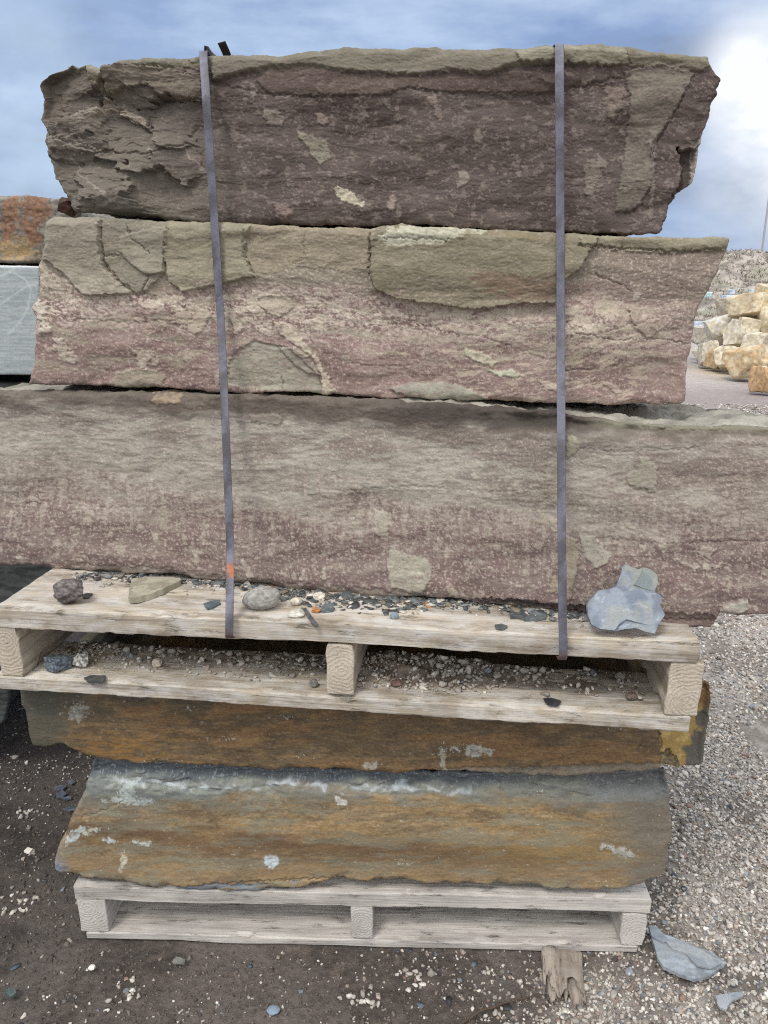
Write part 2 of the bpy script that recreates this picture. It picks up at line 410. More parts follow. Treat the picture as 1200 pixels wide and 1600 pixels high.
def cracks(px, py, h, lines, seed=5):
    for i, (pts, w, dep) in enumerate(lines):
        P = np.array(pts, float); m = (px > P[:, 0].min()-9) & (px < P[:, 0].max()+9) & (py > P[:, 1].min()-9) & (py < P[:, 1].max()+9)
        X, Y = px[m], py[m]
        d = line_dist(pts, X+fbm(X/9, Y/9, 0, 3, seed+i)*3, Y+fbm(X/9, Y/9, 5, 3, seed+i+4)*3)
        h[m] -= np.exp(-(d/w)**2)*dep*.001
def flecks(px, py, sx, sy, lo, hi, seed):
    """ragged flecks: a few sizes of thresholded noise"""
    n = fbm(px/sx, py/sy, 0, 5, seed, .62)
    c = (lo+hi)/2; w = (hi-lo)*.24; return sstep(c-w, c+w, n)*(.72+.28*sstep(c, c+.25, n))
def rough_field(px, py, seed, ax=5.0):
    """layered, cleaved relief in metres"""
    wx = px+18*fbm(px/90, py/60, 0, 3, seed+1); wy = py+9*fbm(px/90, py/60, 3, 3, seed+2)
    big = fbm(wx/260, wy/90, 0, 2, seed+3)*.008
    t = fbm(wx/70, wy/22, 0, 4, seed+4)*3.2; fl = np.floor(t); fr = t-fl
    ter = (fl+sstep(.80, 1.0, fr))*.00055
    fine = fbm(px/(3.2*ax/2), py/3.6, 0, 4, seed+5, .65)*.0005
    return big+ter+fine

def facets(px, py, sx, sy, f, seed):
    """flat broken faces: each patch is the plane that touches f at a jittered site"""
    X = px/sx+.22*fbm(px/30, py/20, 0, 3, seed+1); Y = py/sy+.22*fbm(px/30, py/20, 7, 3, seed+2)
    i, j = np.floor(X), np.floor(Y); best = np.full(px.shape, 1e9); bx = np.zeros(px.shape); by = np.zeros(px.shape)
    for di in (-1, 0, 1):
        for dj in (-1, 0, 1):
            a, b = (i+di).astype(np.int64), (j+dj).astype(np.int64); z = np.zeros_like(a)
            jx = (_hash(a, b, z, seed) & np.uint32(1023))/1023.; jy = (_hash(a, b, z, seed+9) & np.uint32(1023))/1023.
            cx, cy = a+jx, b+jy; d = (X-cx)**2+(Y-cy)**2; m = d < best
            best = np.where(m, d, best); bx = np.where(m, cx, bx); by = np.where(m, cy, by)
    cx, cy = bx*sx, by*sy; e = 1.5; f0 = f(cx, cy); gx = (f(cx+e, cy)-f0)/e; gy = (f(cx, cy+e)-f0)/e
    return f0+gx*(px-cx)+gy*(py-cy)

# ---- colours seen on the stones
PURP, PURP_D, PINK = C(124, 103, 99), C(92, 77, 73), C(142, 119, 115)
GREEN, GREEN_L, GREEN_D = C(126, 121, 105), C(152, 150, 134), C(98, 94, 80)
CREAM, TAN = C(176, 164, 148), C(150, 138, 118)

def fn1(px, py):
    h = rough_field(px, py, 11)
    n = fbm(px/120, py/50, 0, 4, 21)
    col = lerp(C(90, 79, 74)+0*px[..., None], C(77, 66, 62), sstep(-.2, .4, n))
    left = sstep(420, 180, px+60*fbm(px/60, py/50, 0, 4, 22)-.45*(py-200))
    col = lerp(col, C(104, 98, 88), left*.95)
    topb = sstep(0, 10, 112-py+14*fbm(px/80, py/30, 0, 3, 23)-6*np.sin(px/130.))
    col = lerp(col, C(106, 102, 86), np.clip(topb, 0, 1)*.85)
    # flakes of paler skin
    d = flecks(px, py, 17, 12, .42, .55, 24)*(1-left*.75); col = lerp(col, C(128, 115, 106), d*.6)
    d2 = flecks(px, py, 5, 4, .40, .62, 25)*sstep(.0, .3, fbm(px/50, py/40, 0, 3, 26)+.15); col = lerp(col, C(140, 126, 117), d2*.5)
    # left end: big broken facets
    lw = sstep(330, 240, px)
    h += lw*sstep(52, 100, px)*(facets(px, py, 74, 46, lambda a, b: fbm((a+.6*b)/150, (b-.25*a)/85, 0, 2, 31)*.019, 33)+facets(px, py, 22, 10, lambda a, b: fbm(a/60, b/26, 0, 2, 35)*.0022, 36)+fbm(px/24, py/9, 0, 3, 32)*.0012)
    h -= sstep(150, 55, px)*.012
    f = [
     ([(50,110),(100,100),(134,94),(140,118),(147,138),(163,152),(176,163),(120,168),(92,182),(66,202),(50,190)], -14, C(88,80,72), .8, 2, 4, (.10,.22)),
     ([(134,94),(158,104),(164,128),(165,149),(150,140),(141,118)], -6, C(124,118,100), .8, 1.5, 3, (-.5,0)),
     ([(162,148),(178,160),(186,168),(160,182),(110,184),(150,165)], 6, C(134,124,110), .8, 1.5, 3, (0,-.5)),
     ([(172,168),(200,172),(222,184),(229,199),(212,194),(190,181)], 7, C(158,146,132), .9, 1.5, 2, (0,.3)),
     ([(66,210),(120,215),(148,233),(180,236),(120,238),(75,228)], 5, C(128,121,110), .8, 3, 5),
     ([(165,150),(200,138),(232,134),(248,148),(275,155),(320,160),(320,120),(240,105),(168,106)], 10, C(112,104,90), .6, 2, 3),
     ([(330,84),(380,84),(480,78),(545,70),(700,72),(800,72),(870,72),(872,100),(800,104),(760,118),(700,112),(660,119),(610,118),(545,113),(480,103),(420,106),(370,116),(335,128)], 9, C(106,101,88), .65, .9, 9, (0,.12)),
     ([(420,108),(480,105),(545,115),(610,120),(660,121),(700,114),(760,120),(800,112),(870,112),(870,146),(760,148),(700,146),(640,138),(600,152),(500,152),(420,146),(400,125)], 4, C(84,70,64), .7, 1, 6),
     ([(806,78),(870,71),(930,69),(976,71),(983,100),(960,103),(880,99),(808,99)], 7, C(124,120,102), .8, 1.5, 3),
     ([(978,72),(1010,78),(1060,82),(1110,86),(1113,100),(1090,112),(1040,104),(985,102)], 2, C(112,106,90), .7, 2, 3),
     ([(975,112),(1030,98),(1072,110),(1084,116),(1066,148),(1052,178),(1036,205),(1018,225),(1017,285),(1000,318),(985,331),(961,330),(968,285),(980,215),(984,150)], 4, C(110,104,92), .75, 1, 3),
     ([(1014,200),(1028,205),(1024,250),(1020,345),(1014,345),(1016,250)], 2, C(128,120,110), .5, 1.5, 3),
     ([(1060,234),(1100,228),(1098,300),(1052,306),(1063,285),(1068,262)], -22, C(74,66,62), .8, 2, 3, (.4,0)),
     ([(1086,225),(1104,200),(1096,290),(1080,294)], -8, C(150,142,132), .9, 1, 3),
     ([(414,172),(432,174),(447,186),(440,196),(424,196),(412,184)], 2, C(128,119,108), .85, 1.5, 2),
     ([(494,178),(508,180),(514,190),(506,196),(496,192)], 2, C(134,120,110), .85, 1.5, 2),
     ([(463,203),(480,212),(496,216),(503,214),(516,236),(514,248),(500,255),(488,246),(478,226),(465,212)], 2, C(130,124,108), .9, 1.2, 2),
     ([(522,292),(537,292),(552,302),(572,316),(566,322),(540,318),(526,308)], 2, C(172,164,142), .9, 2, 2),
     ([(430,322),(446,318),(460,330),(448,342),(434,338)], 1.5, C(128,112,104), .8, 2, 2),
     ([(668,152),(683,150),(684,164),(672,166)], 1.5, C(136,122,112), .8, 1, 2),
     ([(679,164),(690,168),(690,190),(682,185)], 1.5, C(130,115,106), .7, 1.5, 2),
     ([(716,268),(732,266),(734,282),(722,292),(713,296)], 1.5, C(134,124,114), .85, 1.2, 2),
     ([(912,258),(935,256),(940,272),(925,306),(912,305),(914,280)], 1.5, C(122,112,102), .85, 1.5, 2),
     ([(934,240),(950,255),(946,262),(930,262)], 1.5, C(124,114,104), .8, 1.2, 2),
     ([(608,305),(616,304),(620,318),(614,332),(606,326)], 1.5, C(140,126,116), .8, 1.5, 2),
     ([(945,135),(978,140),(975,165),(955,190),(945,180)], 1.5, C(112,100,90), .7, 3, 2)]
    h, col = flakes(px, py, h, col, 260, (330, 110, 1080, 350), C(128, 118, 108), 801, 10, 1.2, .8, .75)
    h, col = flakes(px, py, h, col, 50, (90, 170, 330, 330), C(128, 122, 108), 802, 9, .4, .8, .6)
    h, col = feats(px, py, h, col, f, 300)
    cracks(px, py, h, [([(330,130),(420,148),(500,152),(600,152),(640,138),(700,146),(870,146)], 1.6, 2.5), ([(165,160),(230,205),(240,215)], 1.5, 4),
        ([(160,110),(165,150),(178,162)], 2, 9), ([(240,150),(320,158)], 1.6, 6), ([(1067,150),(1036,206),(1020,240)], 1.6, 4), ([(962,330),(985,333),(1002,318)], 1.3, 4),
        ([(70,205),(100,220),(150,236),(230,240),(300,225)], 1.6, 4), ([(860,145),(985,118)], 1.8, 3)])
    # pale scratches along broken edges
    for pts, w in (([(108,178),(150,166),(178,160)], 2.2), ([(178,160),(205,172),(229,198)], 1.6), ([(108,245),(128,275),(150,290),(175,305)], 1.3), ([(232,230),(248,242)], 1.3),
                   ([(600,205),(608,215)], 1), ([(290,232),(318,268)], 1.4), ([(640,600),(641,601)], 1)):
        dd = line_dist(pts, px+5*fbm(px/12, py/12, 0, 3, 77), py+4*fbm(px/12, py/12, 4, 3, 78)); col = lerp(col, C(160, 150, 138), np.exp(-(dd/w)**2)*.55)
    return h, col

def fn2(px, py):
    h = rough_field(px, py, 111)
    n = fbm(px/110, py/45, 0, 4, 121)
    slope = py+26*fbm(px/90, py/40, 0, 4, 122)
    col = lerp(C(122, 101, 95)+0*px[..., None], C(138, 117, 110), sstep(-.3, .4, n))
    col = lerp(col, C(126, 117, 102), sstep(468, 430, slope))
    col = lerp(col, C(122, 108, 98), sstep(880, 1000, px)*sstep(540, 440, py)*.7)
    # pale, rubbed band through the middle
    ppy = py; py = py-.20*(px-300)*sstep(1100, 500, px); band = np.exp(-((slope-478-.055*(px-300))/36)**2)*(.9-.55*sstep(900, 1080, px))
    d = flecks(px, py, 26, 13, -.15, .28, 123)*band; col = lerp(col, C(178, 167, 150), d*.9)
    d = flecks(px, py, 7, 5, .02, .34, 124)*np.clip(band+.15, 0, 1); col = lerp(col, C(200, 189, 174), d*.65)
    d = flecks(px+.6*py, py, 34, 9, .12, .34, 125)*sstep(620, 740, px)*sstep(440, 490, ppy)*sstep(1080, 950, px); col = lerp(col, C(174, 161, 143), d*.75)
    d = flecks(px+.3*py, py, 60, 16, .22, .34, 128)*sstep(440, 470, ppy)*sstep(600, 560, ppy); col = lerp(col, C(150, 142, 124), d*.6)
    d = flecks(px, py, 6, 4.5, .42, .6, 126); col = lerp(col, C(184, 170, 156), d*.6)
    py = ppy
    TG, TG2 = C(128, 123, 108), C(118, 114, 100)
    f = [
     ([(392,340),(590,350),(578,410),(540,424),(500,418),(470,408),(430,424),(398,434),(381,400)], 1, C(132,122,102), .75, 3, 3),
     ([(60,335),(157,338),(158,395),(165,420),(190,445),(206,458),(185,460),(150,462),(132,460),(112,440),(100,425),(85,415),(64,404)], 11, TG, .95, 1, 2.2, (0,.03)),
     ([(159,338),(266,342),(258,395),(255,430),(228,456),(215,458),(190,440),(162,408)], 5, TG2, .9, 1, 2, (0,.03)),
     ([(188,372),(200,366),(262,352),(256,395),(258,426),(234,430),(205,412),(186,392)], 5, TG, .9, 1, 2, (0,.05)),
     ([(266,340),(392,344),(384,380),(381,395),(397,431),(340,446),(285,455),(266,440),(257,400),(261,365)], 9, C(128,123,103), .95, 1, 2.2, (0,.03)),
     ([(226,432),(262,440),(285,458),(240,462),(225,456)], 2, C(134,124,110), .7, 1, 2),
     ([(581,374),(592,362),(612,350),(740,350),(870,358),(940,362),(905,420),(880,440),(868,474),(806,474),(770,480),(740,483),(720,481),(680,475),(640,470),(620,466),(590,455),(578,430),(580,400)], 15, C(112,106,86), .92, 1, 2.4, (0,.05)),
     ([(590,374),(608,356),(645,352),(740,352),(768,362),(740,366),(712,374),(690,381),(650,384),(606,384)], 2, C(164,163,144), .9, 2, 3, (0,-.2)),
     ([(700,380),(740,366),(800,372),(862,382),(866,372),(790,362),(730,360)], 1, C(110,98,74), .7, 2, 3),
     ([(735,425),(800,428),(868,440),(868,468),(800,468),(745,448)], 0, C(112,86,74), .6, 6, 3),
     ([(905,366),(1000,368),(1050,371),(1142,368),(1136,388),(1100,392),(1040,396),(960,388),(905,384)], 4, C(124,119,98), .85, 2, 3),
     ([(980,480),(1000,492),(1020,500),(1028,518),(1015,528),(992,515)], 4, C(142,128,114), .8, 1.5, 2),
     ([(962,492),(985,490),(976,512),(958,508)], 2, C(140,124,112), .7, 1.5, 2),
     ([(372,545),(400,532),(430,540),(446,541),(470,560),(498,588),(502,606),(496,617),(440,610),(400,612),(368,604),(346,598),(362,560)], -4, C(142,140,124), .92, 1.2, 2.4),
     ([(434,542),(462,545),(480,556),(498,585),(482,584),(462,572)], 5, C(136,128,116), .9, .8, 2),
     ([(402,464),(420,460),(446,462),(458,474),(446,494),(425,492),(404,480)], 3, C(156,146,130), .9, 1.5, 2),
     ([(424,502),(446,505),(462,520),(486,545),(500,565),(512,590),(526,612),(502,617),(500,585),(490,560),(462,538),(440,528)], 3, C(172,162,142), .9, 2, 2.4),
     ([(180,582),(215,576),(245,578),(258,590),(250,606),(190,606),(170,600)], 3, C(138,132,114), .85, 1.5, 2),
     ([(608,608),(630,600),(665,597),(700,598),(735,608),(762,622),(740,630),(650,626)], 7, C(136,136,122), .92, 1.2, 2.2, (0,.3)),
     ([(84,528),(100,530),(108,545),(124,560),(117,572),(98,562),(86,545)], 2, C(172,162,146), .85, 2, 2),
     ([(206,545),(240,551),(240,560),(228,564),(230,580),(216,572),(212,556)], 2, C(170,160,144), .85, 2, 2),
     ([(268,482),(305,478),(328,486),(326,508),(300,522),(278,505)], 2, C(166,154,136), .8, 4, 2),
     ([(360,495),(372,500),(382,522),(366,520)], 2, C(176,166,150), .85, 2, 2),
     ([(400,508),(422,514),(420,526),(402,520)], 1.5, C(180,170,154), .8, 2, 2),
     ([(724,546),(748,548),(776,566),(770,573),(742,563),(727,556)], 3, C(168,164,142), .9, 1.2, 2),
     ([(762,578),(785,580),(802,578),(818,588),(780,589)], 3, C(166,168,146), .9, 1.2, 2),
     ([(840,592),(872,600),(878,612),(850,608)], 2, C(172,162,144), .85, 2, 2),
     ([(940,596),(965,604),(982,618),(960,614)], 2, C(158,144,132), .8, 2, 2),
     ([(55,470),(76,474),(72,500),(84,515),(64,520),(70,500),(54,492)], 3, C(178,170,156), .85, 3, 2)]
    h, col = flakes(px, py, h, col, 230, (55, 455, 1090, 625), C(178, 166, 150), 803, 11, .5, 1.0, .7)
    h, col = feats(px, py, h, col, f, 500)
    cracks(px, py, h, [([(157,338),(158,395),(165,420),(190,445),(212,460)], 1.3, 5), ([(905,520),(960,532),(1030,528),(1080,540)], 1, 2.5), ([(640,500),(700,520),(760,528),(850,560)], .9, 2), ([(120,498),(200,505),(300,498)], .9, 2), ([(520,560),(580,572),(640,570)], .9, 1.8), ([(158,397),(184,398)], 1, 4), ([(246,344),(245,352)], 1, 5), ([(198,352),(206,372),(236,395)], 1, 4),
        ([(234,430),(224,458)], 1.2, 5), ([(578,366),(579,430)], 1.6, 6), ([(478,360),(474,400)], 1.2, 2), ([(905,384),(980,388),(1060,394),(1135,388)], 1.8, 5), ([(930,430),(960,440),(990,455)], 1.2, 3),
        ([(438,590),(440,612)], 1.2, 4), ([(885,505),(905,525)], 1, 3), ([(870,578),(925,578)], 1, 3), ([(600,372),(700,376)], 1, 3), ([(381,352),(381,400),(397,432)], 1.3, 4)])
    return h, col

def fn3(px, py):
    h = rough_field(px, py, 211)*.75
    top_y = 612+.055*np.clip(px, 0, 1000)
    v = py-top_y+26*fbm(px/130, py/60, 0, 4, 222)+10*fbm(px/14, py/10, 0, 3, 229)
    n = fbm(px/100, py/30, 0, 5, 221)
    low = C(119, 100, 96)+0*px[..., None]; low = lerp(low, C(107, 90, 86), sstep(-.1, .4, n))
    up = lerp(C(150, 145, 133)+0*px[..., None], C(138, 130, 121), sstep(-.15, .35, fbm(px/70, py/16, 0, 5, 223)))
    up = lerp(up, C(134, 122, 115), sstep(820, 1000, px)*.75)
    bl = fbm(px/150, py/55, 0, 4, 240); up = lerp(up, C(166, 160, 148), sstep(.05, .45, bl)*.6); up = lerp(up, C(122, 108, 100), sstep(-.05, -.45, bl)*.6)
    low = lerp(low, C(132, 118, 111), sstep(.0, .4, fbm(px/110, py/30, 0, 4, 241))*.6)
    col = lerp(up, low, sstep(118, 190, v+30*fbm(px/200, py/200, 0, 2, 242)+18*fbm(px/26, py/12, 0, 4, 243)))
    dr = sstep(.25, .5, fbm(px/9, py/60, 0, 4, 244))*sstep(40, 120, v)*sstep(240, 180, v); col = lerp(col, C(158, 151, 136), dr*.5)
    mid = np.exp(-((v-140)/46)**2)
    d = flecks(px, py, 9, 5.5, -.02, .30, 224)*np.clip(mid*1.1, 0, 1); col = lerp(col, C(164, 154, 141), d*.6)
    d = flecks(px, py, 22, 13, .40, .50, 225)*sstep(60, 130, v); col = lerp(col, C(158, 147, 133), d*.4)
    d = flecks(px, py, 4.5, 4, .48, .62, 226); col = lerp(col, C(178, 166, 153), d*.75)
    d = flecks(px, py, 11, 9, .52, .58, 236); col = lerp(col, C(164, 154, 140), d*.7)
    d = flecks(px, py, 30, 6, .15, .4, 227)*sstep(180, 100, v); col = lerp(col, C(110, 98, 90), d*.5)
    # dark brown strip along the upper edge
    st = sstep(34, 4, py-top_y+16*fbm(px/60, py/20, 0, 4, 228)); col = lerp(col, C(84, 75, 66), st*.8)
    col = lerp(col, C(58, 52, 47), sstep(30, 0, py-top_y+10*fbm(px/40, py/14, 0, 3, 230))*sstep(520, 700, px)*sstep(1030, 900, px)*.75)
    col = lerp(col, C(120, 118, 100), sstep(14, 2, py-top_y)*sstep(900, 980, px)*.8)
    f = [
     ([(612,850),(622,862),(640,868),(662,872),(676,886),(674,902),(660,926),(640,926),(612,918),(604,885)], 2.2, C(152,148,132), .95, 1.4, 2),
     ([(585,798),(603,800),(607,820),(606,838),(590,838),(584,820)], 2, C(152,147,132), .9, 1.3, 2),
     ([(480,725),(497,727),(495,750),(498,770),(482,773)], 1.5, C(144,140,128), .75, 1.5, 2),
     ([(500,765),(522,765),(522,778),(502,776)], 1.5, C(160,152,138), .7, 1.5, 2),
     ([(695,903),(704,910),(718,930),(702,933)], 2, C(158,148,132), .9, 1, 2),
     ([(378,874),(386,878),(398,902),(390,906),(382,892)], 2, C(158,150,136), .85, 1, 2),
     ([(472,888),(478,892),(480,902),(470,906)], 2, C(168,156,144), .85, 1, 2),
     ([(504,885),(511,884),(510,905),(505,904)], 2, C(158,152,138), .85, 1, 2),
     ([(548,858),(553,862),(556,876),(550,872)], 2, C(150,146,132), .8, 1, 2),
     ([(28,872),(44,868),(46,880),(30,884)], 2, C(156,146,136), .85, 1.5, 2),
     ([(905,838),(925,838),(940,850),(955,870),(950,880),(930,888),(912,866)], 2.2, C(150,146,132), .9, 1.4, 2),
     ([(878,838),(902,846),(904,880),(896,905),(890,940),(880,934),(876,890)], 2, C(144,136,116), .85, 2, 2),
     ([(862,900),(874,898),(874,925),(862,926)], 1.5, C(148,138,116), .8, 1.5, 2),
     ([(842,800),(868,812),(878,840),(862,830),(840,815)], 1.5, C(148,138,122), .75, 3, 2),
     ([(884,678),(900,682),(906,698),(898,708),(886,718)], 2.2, C(142,138,116), .85, 1.3, 2),
     ([(850,735),(878,700),(882,780),(858,792)], 1.5, C(136,130,112), .6, 3, 3),
     ([(975,752),(990,735),(1005,712),(1028,730),(1024,768),(998,762)], 2.2, C(144,140,124), .85, 1.6, 2),
     ([(1088,862),(1108,852),(1118,860),(1112,874),(1090,872)], 2, C(164,152,140), .75, 2.5, 2),
     ([(1050,872),(1090,884),(1125,884),(1120,890),(1080,890)], 1.5, C(168,156,144), .6, 2.5, 2),
     ([(1124,952),(1140,942),(1168,937),(1171,950),(1155,958),(1148,964),(1130,961)], 10, C(158,154,142), .98, .6, 2),
     ([(100,888),(210,884),(330,898),(430,908),(620,925),(700,935),(700,950),(100,905)], -2, C(116,108,96), .8, 4, 4),
     ([(732,938),(800,936),(850,942),(925,948),(925,975),(860,968),(730,955)], -9, C(66,60,56), .9, 1.5, 2.4),
     ([(930,955),(1045,958),(1120,962),(1125,992),(1000,992),(925,975)], -5, C(92,76,72), .8, 2, 2.4),
     ([(238,612),(280,616),(280,630),(240,632)], 2, C(150,132,110), .7, 3, 3),
     ([(390,648),(436,648),(442,658),(434,664),(395,660)], 2.4, C(134,124,114), .7, 1.5, 2)]
    h, col = flakes(px, py, h, col, 300, (-60, 740, 1280, 940), C(166, 157, 143), 804, 9, 1.3, .9, .75)
    h, col = flakes(px, py, h, col, 60, (-60, 690, 1280, 780), C(160, 155, 140), 805, 13, .2, .8, .45)
    h, col = feats(px, py, h, col, f, 700)
    cracks(px, py, h, [([(-60,792),(60,786),(170,794),(260,790)], .9, 1.6), ([(520,768),(640,760),(760,768),(880,762)], .9, 1.5), ([(930,842),(1040,850),(1150,846),(1260,852)], 1, 2), ([(905,700),(980,706),(1090,700)], .9, 1.6), ([(300,842),(380,850),(470,846)], .9, 1.5)])
    cracks(px, py, h, [([(732,945),(800,942),(860,950),(925,962)], 1.3, 8), ([(740,950),(830,950),(900,965)], 1.1, 7), ([(925,962),(1010,968),(1120,972)], 1.2, 4),
        ([(1000,668),(1060,672),(1130,675)], 1.2, 4), ([(436,650),(440,664)], 1.2, 3)])
    col = lerp(col, C(170, 160, 150), np.exp(-(line_dist([(20,800),(16,825),(8,842)], px, py)/1.2)**2)*.7)
    h -= .016*sstep(26, 0, py-top_y)*sstep(600, 900, px)
    return h, col

def stain_cols(px, py, seed, dark):
    n = fbm(px/230, py/40, 0, 5, seed, .55); n2 = fbm(px/40, py/9, 0, 5, seed+1, .6); n3 = fbm(px/90, py/40, 0, 4, seed+2)
    col = lerp(C(*dark[0])+0*px[..., None], C(*dark[1]), sstep(-.25, .3, n))
    col = lerp(col, C(*dark[2]), sstep(.0, .4, n3)*.7)
    col = lerp(col, C(*dark[3]), sstep(.1, .5, n2)*.5); m_ = col.mean(-1, keepdims=True); col = m_*1.10+(col-m_)*1.0; g_ = fbm(px/9, py/2.6, 0, 4, seed+6, .7); col = col*(1+.26*g_+.18*fbm(px/36, py/7, 0, 3, seed+7))[..., None]
    return col, n, n2, n3
def salt(px, py, col, spots, seed, c=(186, 186, 176)):
    """chalky white marks"""
    for i, (x, y, rx, ry, dens) in enumerate(spots):
        w = np.exp(-(((px-x)/rx)**2+((py-y)/ry)**2)*1.2)
        ln = np.abs(fbm(px/16+.3*py/16, py/9, 0, 4, seed+i, .6)); k = sstep(.055, .02, ln)*sstep(.25, .55, w*dens+.35*fbm(px/9, py/6, 0, 3, seed+i+30)); col = lerp(col, C(*c), k*.8)
    return col
def fn4(px, py):
    h = rough_field(px, py, 311)*.55
    col, n, n2, n3 = stain_cols(px, py, 321, [(96, 80, 58), (116, 88, 56), (86, 70, 50), (126, 102, 64)])
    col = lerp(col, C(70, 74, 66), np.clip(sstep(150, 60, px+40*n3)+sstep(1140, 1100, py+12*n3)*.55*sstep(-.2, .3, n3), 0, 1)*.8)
    col = lerp(col, C(140, 104, 54), np.exp(-(((px-190)/70)**2+((py-1168)/22)**2))*.8*sstep(-.3, .2, n2))
    col = lerp(col, C(62, 64, 60), sstep(1155, 1180, 1150+.0*py+20*n3)*0)
    recess = sstep(-2, 2, px-1033+4*fbm(px/9, py/9, 0, 4, 330))
    h -= recess*(.010+.0001*(px-1033))
    yc = lerp(C(150, 124, 72)+0*px[..., None], C(172, 148, 94), sstep(-.1, .4, fbm(px/18, py/20, 0, 4, 331)))
    yc = lerp(yc, C(88, 84, 78), sstep(0, 10, px-1090+.35*(py-1130)+10*fbm(px/14, py/18, 0, 4, 332)))
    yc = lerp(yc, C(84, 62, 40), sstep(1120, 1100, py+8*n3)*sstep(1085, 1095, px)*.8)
    col = lerp(col, yc, recess)
    f = [([(1034,1178),(1048,1176),(1058,1188),(1062,1202),(1034,1202)], -6, C(58,56,54), .9, 1.5, 2),
         ([(700,1203),(800,1199),(930,1196),(1032,1190),(1032,1225),(700,1225)], -7, C(116,110,98), .85, 1.2, 2)]
    f += [([(705,1168),(726,1172),(742,1165),(772,1172),(770,1179),(738,1182),(720,1178)], .4, C(170,172,164), .75, 2.6, 2), ([(688,1170),(696,1172),(697,1206),(690,1206)], .4, C(160,156,142), .7, 2, 2), ([(104,1106),(120,1100),(136,1106),(126,1126),(112,1122)], .4, C(140,142,136), .6, 3.5, 2), ([(300,1128),(326,1126),(330,1130),(304,1131)], .4, C(160,156,144), .6, 1.5, 2), ([(566,1196),(590,1190),(588,1200),(568,1202)], .4, C(166,160,148), .7, 2, 2)]
    h, col = feats(px, py, h, col, f, 340)
    cracks(px, py, h, [([(704,1204),(760,1202),(830,1208),(880,1202),(960,1199),(1032,1194)], 1.4, 6), ([(1030,1145),(1037,1165),(1034,1180)], 1.2, 5)])
    col = salt(px, py, col, [(118,1110,26,14,.85),(300,1106,12,4,1),(345,1155,30,5,.8),(440,1123,30,4,.85),(470,1182,24,5,.85),(575,1198,20,8,1),(692,1180,7,22,.9),(735,1170,34,8,.95),(700,1176,26,8,.8),(960,1140,20,3,.9),(640,1110,20,4,.7),(250,1190,40,4,.9),(235,1192,60,3,.6)], 350)
    return h, col
